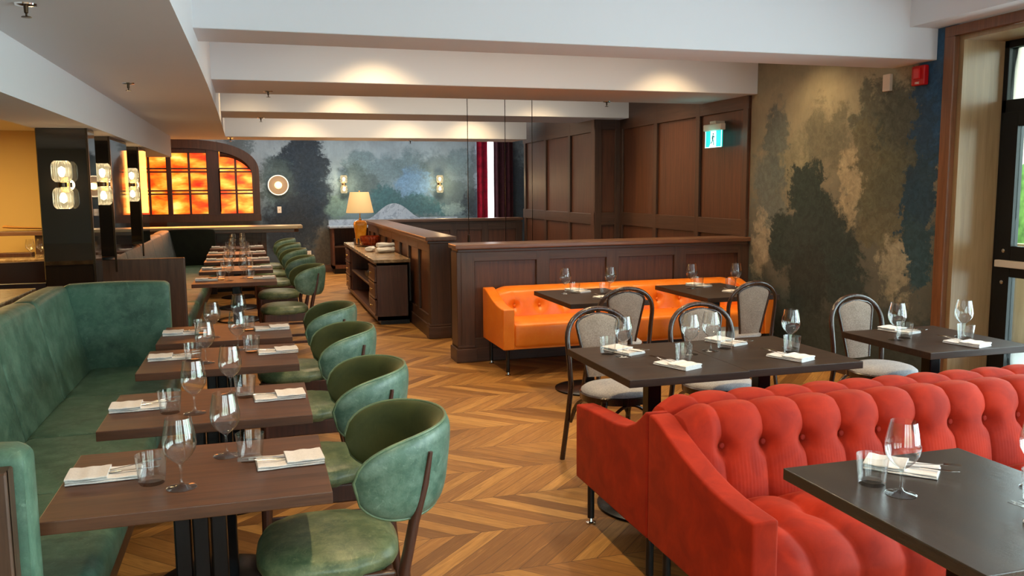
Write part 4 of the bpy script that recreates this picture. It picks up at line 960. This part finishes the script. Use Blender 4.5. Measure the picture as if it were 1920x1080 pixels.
# curtains and the slot of window between them
struct(MB().box(4.30, 4.85, 16.785, 16.80, .9, 2.62).build('window_7', emis('overexposed_window', (.95, .97, 1, 1), 2.2), smooth=0), 'narrow strip of bright window between the curtains')
def curtain(label, x0, x1, mat, ph):
    def fn(u, v): x = x0+(x1-x0)*u; return (x, 16.68+.035*sin((x-x0)*52+ph), 2.65*v)
    m = MB().grid(fn, 60, 6); m.grid(lambda u, v: (lambda p: (p[0], p[1]+.008, p[2]))(fn(u, v)), 60, 6)
    return tag(m.build('curtain', M[mat], smooth=70), label, 'curtain')
curtain('crimson curtain hanging left of the bright window strip', 4.26, 4.475, 'curtain', 0)
curtain('dark plum curtain hanging right of the bright window strip', 4.62, 5.02, 'curtain2', 1)

# ================================================================== LIGHT FITTINGS
def sconce(label, loc):
    t = thing('wall_sconce', label, 'wall light', loc, 0, 'ribbed glass double sconces')
    MB().box(-.03, .03, .03, .052, -.06, .06).box(-.012, .012, -.04, .035, -.012, .012).build('backplate', M['brass'], t, bevel=.003, seg=1, smooth=0)
    MB().lathe([(0, -.018), (.03, -.018), (.03, .018), (0, .018)], 20, (0, -.045, 0)).build('collar', M['bronze'], t)
    for s_ in (1, -1):
        def fn(u, v, s_=s_):
            a = 2*pi*u; z = v; r = .068*(1-abs(2*v-1)**5*.35)*(1+.035*cos(22*a)); return (r*cos(a), -.045+r*sin(a), s_*(.02+.155*v))
        MB().grid(fn, 132, 12, wu=True).build('ribbed_shade', M['pane'], t, smooth=60)
        MB().lathe([(0, s_*.055), (.014, s_*.06), (.026, s_*.09), (.024, s_*.12), (0, s_*.135)], 16, (0, -.045, 0)).build('bulb', M['bulb'], t)
        MB().lathe([(.018, s_*.022), (.052, s_*.024), (.056, s_*.16), (.05, s_*.168), (.018, s_*.17)], 28, (0, -.045, 0)).build('diffuser', M['sdiff'], t)
    return t
def sdiff():
    t = NT('frosted_inner'); tr = t.n.new('ShaderNodeBsdfTransparent'); em = t.n.new('ShaderNodeEmission'); em.inputs[0].default_value = (1, .74, .40, 1); em.inputs[1].default_value = .55
    mx = t.n.new('ShaderNodeMixShader'); mx.inputs[0].default_value = .30
    t.l.new(tr.outputs[0], mx.inputs[1]); t.l.new(em.outputs[0], mx.inputs[2]); t.l.new(mx.outputs[0], t.out.inputs[0]); return t.m
M['sdiff'] = sdiff()
sc = sconce('ribbed glass double sconce on the nearest smoked mirror column', (-1.352, 6.95, 1.645))
dup(sc, (-1.24, 7.95, 1.655), label='ribbed glass double sconce on the middle smoked mirror column')
dup(sc, (-1.25, 9.80, 1.66), label='ribbed glass double sconce on the farthest smoked mirror column')
dup(sc, (1.622, 16.75, 1.69), label='ribbed glass double sconce on the far mural above the lamp')
dup(sc, (3.505, 16.75, 1.685), label='ribbed glass double sconce on the far mural near the curtains')
for x, y, z, e_ in ((-1.352, 6.9, 1.645, 2.5), (-1.24, 7.88, 1.655, 2.5), (-1.25, 9.73, 1.66, 2.5), (1.622, 16.6, 1.69, 6), (3.505, 16.6, 1.685, 6), (.40, 16.6, 1.68, 3), (1.5, 13.12, 1.30, 7)):
    light('fitting_glow', 'POINT', (x, y-.1 if y > 16 else y, z), e_, (1, .7, .36), shadow_soft_size=.05)
t = thing('round_sconce', 'round ring shaped wall light glowing on the dark far mural', 'wall light', (.40, 16.76, 1.68))
RX = Matrix.Rotation(pi/2, 4, 'X')
MB().lathe([(.176, 0), (.176, .02), (.190, .02), (.190, 0)], 48, m=RX).build('ring', emis('ring_glow', (1, .86, .62, 1), .8), t)
MB().lathe([(0, 0), (.176, 0), (.176, .006), (0, .006)], 40, m=RX).build('disc', plain('taupe_disc', L(120, 104, 90), .5), t)
MB().lathe([(0, .07), (.04, .065), (.062, .045), (.07, .02), (.07, .006)], 28, m=RX).build('bulb', M['bulb'] if 0 else emis('round_bulb', (1, .72, .32, 1), 1.1), t)
for i, (x, z0) in enumerate(((2.20, 1.10), (2.62, .4), (2.93, .3))):
    y = 9.0; t = thing('pendant_light', 'thin black pendant cable hanging over the stairwell, %s of three' % ('leftmost', 'middle', 'rightmost')[i], 'pendant', (x, y, ZC), 0, 'pendant cables over the stairwell')
    MB().tube([(0, 0, 0), (0, 0, z0-ZC)], .004, 6).build('cable', M['black'], t); MB().lathe([(0, z0-ZC-.01), (.012, z0-ZC-.01), (.018, z0-ZC-.16), (0, z0-ZC-.16)], 12).build('lamp_holder', M['bronze'], t)
# sprinklers
def sprinkler(label, loc):
    t = thing('sprinkler_head', label, 'sprinkler', loc, 0, 'ceiling sprinkler heads')
    MB().lathe([(0, 0), (.042, 0), (.040, -.006), (.02, -.01), (0, -.01)], 24).build('escutcheon', M['chrome'], t)
    MB().lathe([(0, -.01), (.009, -.01), (.008, -.035), (.004, -.038), (.004, -.05), (0, -.05)], 12).build('nozzle', M['bronze'], t)
    MB().lathe([(0, -.05), (.018, -.05), (.02, -.053), (0, -.054)], 16).build('deflector', M['bronze'], t); return t
sp = sprinkler('chrome sprinkler on the soffit at the upper left corner', (-.86, 3.94, 2.35))
for l_, p in (('sprinkler on the soffit near its middle', (-.832, 6.6, 2.35)), ('sprinkler on the underside of the second beam, left end', (.14, 8.2, 2.49)), ('sprinkler under the third beam, left end', (.09, 11.2, 2.49)),
              ('sprinkler under the second beam above the dark panelling', (3.56, 8.4, 2.49)), ('tiny sprinkler under the farthest beam', (-.33, 13.1, 2.35)), ('tiny sprinkler under the farthest beam near the pendant cables', (2.35, 13.4, 2.35))):
    dup(sp, p, label=l_)

# ================================================================== WALL FITTINGS
def exit_sign():
    t = thing('exit_sign', 'green lit running man exit sign on the dark panelling', 'sign', (4.62, 8.03, 2.19))
    MB().prism([(-.035, .0), (-.05, .07), (.05, .07), (.035, .0)], -.185, .185, 'y').build('housing', M['beige'], t, bevel=.006, smooth=0) if 0 else None
    MB().box(-.03, .03, -.18, .18, -.015, .055).build('housing', M['beige'], t, bevel=.012, seg=3, smooth=0)
    MB().box(-.02, .09, -.06, .06, .055, .085).build('bracket', M['beige'], t, bevel=.006, smooth=0)
    p = MB().box(-.006, .006, -.165, .165, -.185, -.012).build('panel', M['exitgreen'], t, smooth=0)
    m = MB(); m.box(-.009, -.006, -.055, .055, -.180, -.018); m.box(-.009, -.006, -.167, -.158, -.187, -.012).box(-.009, -.006, .158, .167, -.187, -.012).box(-.009, -.006, -.165, .165, -.188, -.181)
    m.prism([(.055, -.18), (.085, -.18), (.06, -.15), (.055, -.13)], -.009, -.006, 'x')
    m.build('doorway', M['exitwhite'], p, smooth=0)
    m = MB(); T = lambda pts, r: m.tube([(-.011, y, z) for y, z in pts], r, 6)
    m.lathe([(0, -.009), (.008, -.005), (.009, 0), (.008, .005), (0, .009)], 10, (-.011, -.004, -.048))
    T([(0, -.062), (.006, -.105)], .009); T([(0, -.068), (-.022, -.082), (-.034, -.078)], .004); T([(.002, -.068), (.02, -.08), (.016, -.098)], .004)
    T([(.006, -.105), (-.012, -.128), (-.014, -.165)], .005); T([(.006, -.105), (.022, -.132), (.044, -.142)], .005)
    m.build('running_figure', M['exitdark'], p, smooth=0)
exit_sign()
light('exit_glow', 'POINT', (4.55, 8.03, 2.1), .5, (.2, 1, .95), shadow_soft_size=.08)
t = thing('fire_alarm', 'red fire alarm strobe on the dark blue mural by the entrance', 'alarm', (4.74, 5.255, 2.40))
MB().box(-.045, 0, -.065, .065, -.075, .068).build('body', M['redp'], t, bevel=.012, seg=3, smooth=0)
MB().box(-.06, -.045, -.03, .03, -.03, .05).build('lens', plain('red_lens', L(215, 40, 40), .15), t, bevel=.006, smooth=0)
fc = bpy.data.curves.new('lettering', 'FONT'); fc.body = 'FIRE'; fc.size = .024; fc.extrude = .0008; fc.align_x = 'CENTER'
fo = bpy.data.objects.new('lettering', fc); C.objects.link(fo); fc.materials.append(M['white']); fo.parent = t; fo.location = (-.047, 0, -.066)
fo.rotation_euler = (radians(90), 0, radians(-90))
bpy.context.view_layer.update()
fm = bpy.data.meshes.new_from_object(fo.evaluated_get(bpy.context.evaluated_depsgraph_get())); fm.materials.clear(); fm.materials.append(M['white'])
f2 = bpy.data.objects.new('lettering_mesh', fm); C.objects.link(f2); f2.parent = t; f2.location = fo.location.copy(); f2.rotation_euler = fo.rotation_euler.copy()
bpy.data.objects.remove(fo); f2.name = 'lettering'
o = MB().box(-.03, 0, -.04, .04, -.065, .065).build('wall_sensor', M['beige'], loc=(4.74, 5.60, 2.385), bevel=.006, smooth=0); tag(o, 'small beige sensor box high on the tree mural', 'sensor')
def outlet(label, loc, holes=True):
    t = thing('wall_outlet' if holes else 'wall_plate', label, 'outlet', loc); MB().box(-.037, .037, -.008, 0, -.06, .06).build('plate', M['white'], t, bevel=.003, smooth=0)
    m = MB()
    for z in ((-.025, .025) if holes else (0,)): m.box(-.014, .014, -.011, -.008, z-.013, z+.013)
    m.build('socket' if holes else 'blank_insert', M['bronze'] if holes else M['beige'], t, bevel=.002, seg=1, smooth=0)
outlet('white socket low on the far mural, left of a pair', (.82, 16.8, .36)); outlet('white blank plate low on the far mural, right of a pair', (.93, 16.8, .36), False)
outlet('white plate on the far mural under the round light', (.405, 16.8, 1.215), False)
# handrail
t = thing('stair_handrail', 'dark metal handrail sloping down between the two parapets', 'handrail', (1.95, 8.74, 0))
MB().tube([(.0, 0, 1.0), (.05, 0, 1.0), (.25, 0, .86), (1.2, 0, .22)], .019, 10).build('rail', M['blackmatte'], t)
MB().tube([(.0, 0, 0), (.0, 0, 1.01)], .017, 10).build('post', M['blackmatte'], t)
o = MB().box(-.01, .01, -.03, .03, -.09, .09).build('step_light', emis('step_glow', (1, .95, .8, 1), 2.0), loc=(2.35, 7.79, .12), smooth=0)
bpy.data.objects.remove(o)

# ================================================================== LEFT ROOM SEEN PAST THE COLUMNS
def side_counter():
    off = (-1.9, 4.6, 0); t = thing('side_counter', 'stone topped counter behind the green booth at the left edge', 'counter', off)
    MB().box(-2.6, -1.345, 3.2, 5.9, .965, 1.0).build('worktop', M['stone'], t, off, bevel=.004, smooth=0)
    MB().box(-2.6, -1.40, 3.2, 5.85, 0, .965).build('body', M['shellwood'], t, off, smooth=0)
side_counter()
m = MB()
pts = [(-2.62+1.0*sin(a)*.9, 9.75-.42*cos(a)) for a in [pi*.5*i/10 for i in range(11)]]
vs = [(x, y, z) for x, y in pts for z in (0, .905)]+[(x, y+.1, z) for x, y in pts for z in (0, .905)]
n = len(pts); f = [(2*i, 2*i+2, 2*i+3, 2*i+1) for i in range(n-1)]+[(2*n+2*i, 2*n+2*i+1, 2*n+2*i+3, 2*n+2*i+2) for i in range(n-1)]+[(2*i+1, 2*i+3, 2*n+2*i+3, 2*n+2*i+1) for i in range(n-1)]
m.add(vs, f); m.box(-3.6, -2.6, 9.33, 9.43, 0, .905)
o = tag(m.build('curved_booth', M['plum'], smooth=40), 'dark oxblood curved booth back in the ochre left room', 'booth')
t = thing('dining_table', 'high round cornered table with glassware in the ochre left room', 'table', (-2.55, 10.8, 0))
MB().box(-.45, .40, -.35, .35, .83, .862).build('tabletop', M['stone'], t, bevel=.01, smooth=0); MB().box(-.05, .05, -.05, .05, .02, .83).build('column', M['black'], t, smooth=0)
MB().lathe([(0, .03), (.28, .02), (.28, 0), (0, 0)], 32).build('base', M['black'], t)
for i, (x, y) in enumerate(((-2.93, 10.75), (-2.82, 10.6), (-2.45, 10.62), (-2.36, 10.7), (-2.24, 10.6))):
    o = dup(proto['wine_glass'], (x, y, .862), label='wine glass on the ochre room table, %s from the left' % ('first', 'second', 'third', 'fourth', 'fifth')[i]); o['group'] = 'glasses in the left room'
o = tag(MB().box(-.2, .2, -.06, .06, 0, .05).build('serving_box', M['chairwood'], loc=(-2.66, 10.80, .862), bevel=.006, smooth=0), 'dark wooden box on the ochre room table between glasses', 'box')
t = thing('wall_shelf', 'thick brown ledge with post in the ochre left room', 'shelf', (-2.5, 11.4, 0))
MB().box(-.45, .75, -.15, .15, 1.08, 1.13).build('board', M['cap'], t, bevel=.004, smooth=0); MB().box(-.05, .4, -.1, .1, 0, 1.08).build('post', M['shellwood'], t, smooth=0)
def menu():
    def fn(u, v): return (-.33+.62*u, -.12+.24*v, .01+.035*(1-u)**3*(1+.5*sin(3*v))+.012*sin(pi*u))
    m = MB().grid(fn, 14, 4); m.grid(lambda u, v: (lambda p: (p[0], p[1], p[2]+.012))(fn(u, v)), 14, 4)
    return tag(m.build('menu_stack', M['tan'], loc=(-2.55, 11.38, 1.13), smooth=60), 'tan curled menus lying on the ledge in the ochre room', 'menu')
menu()
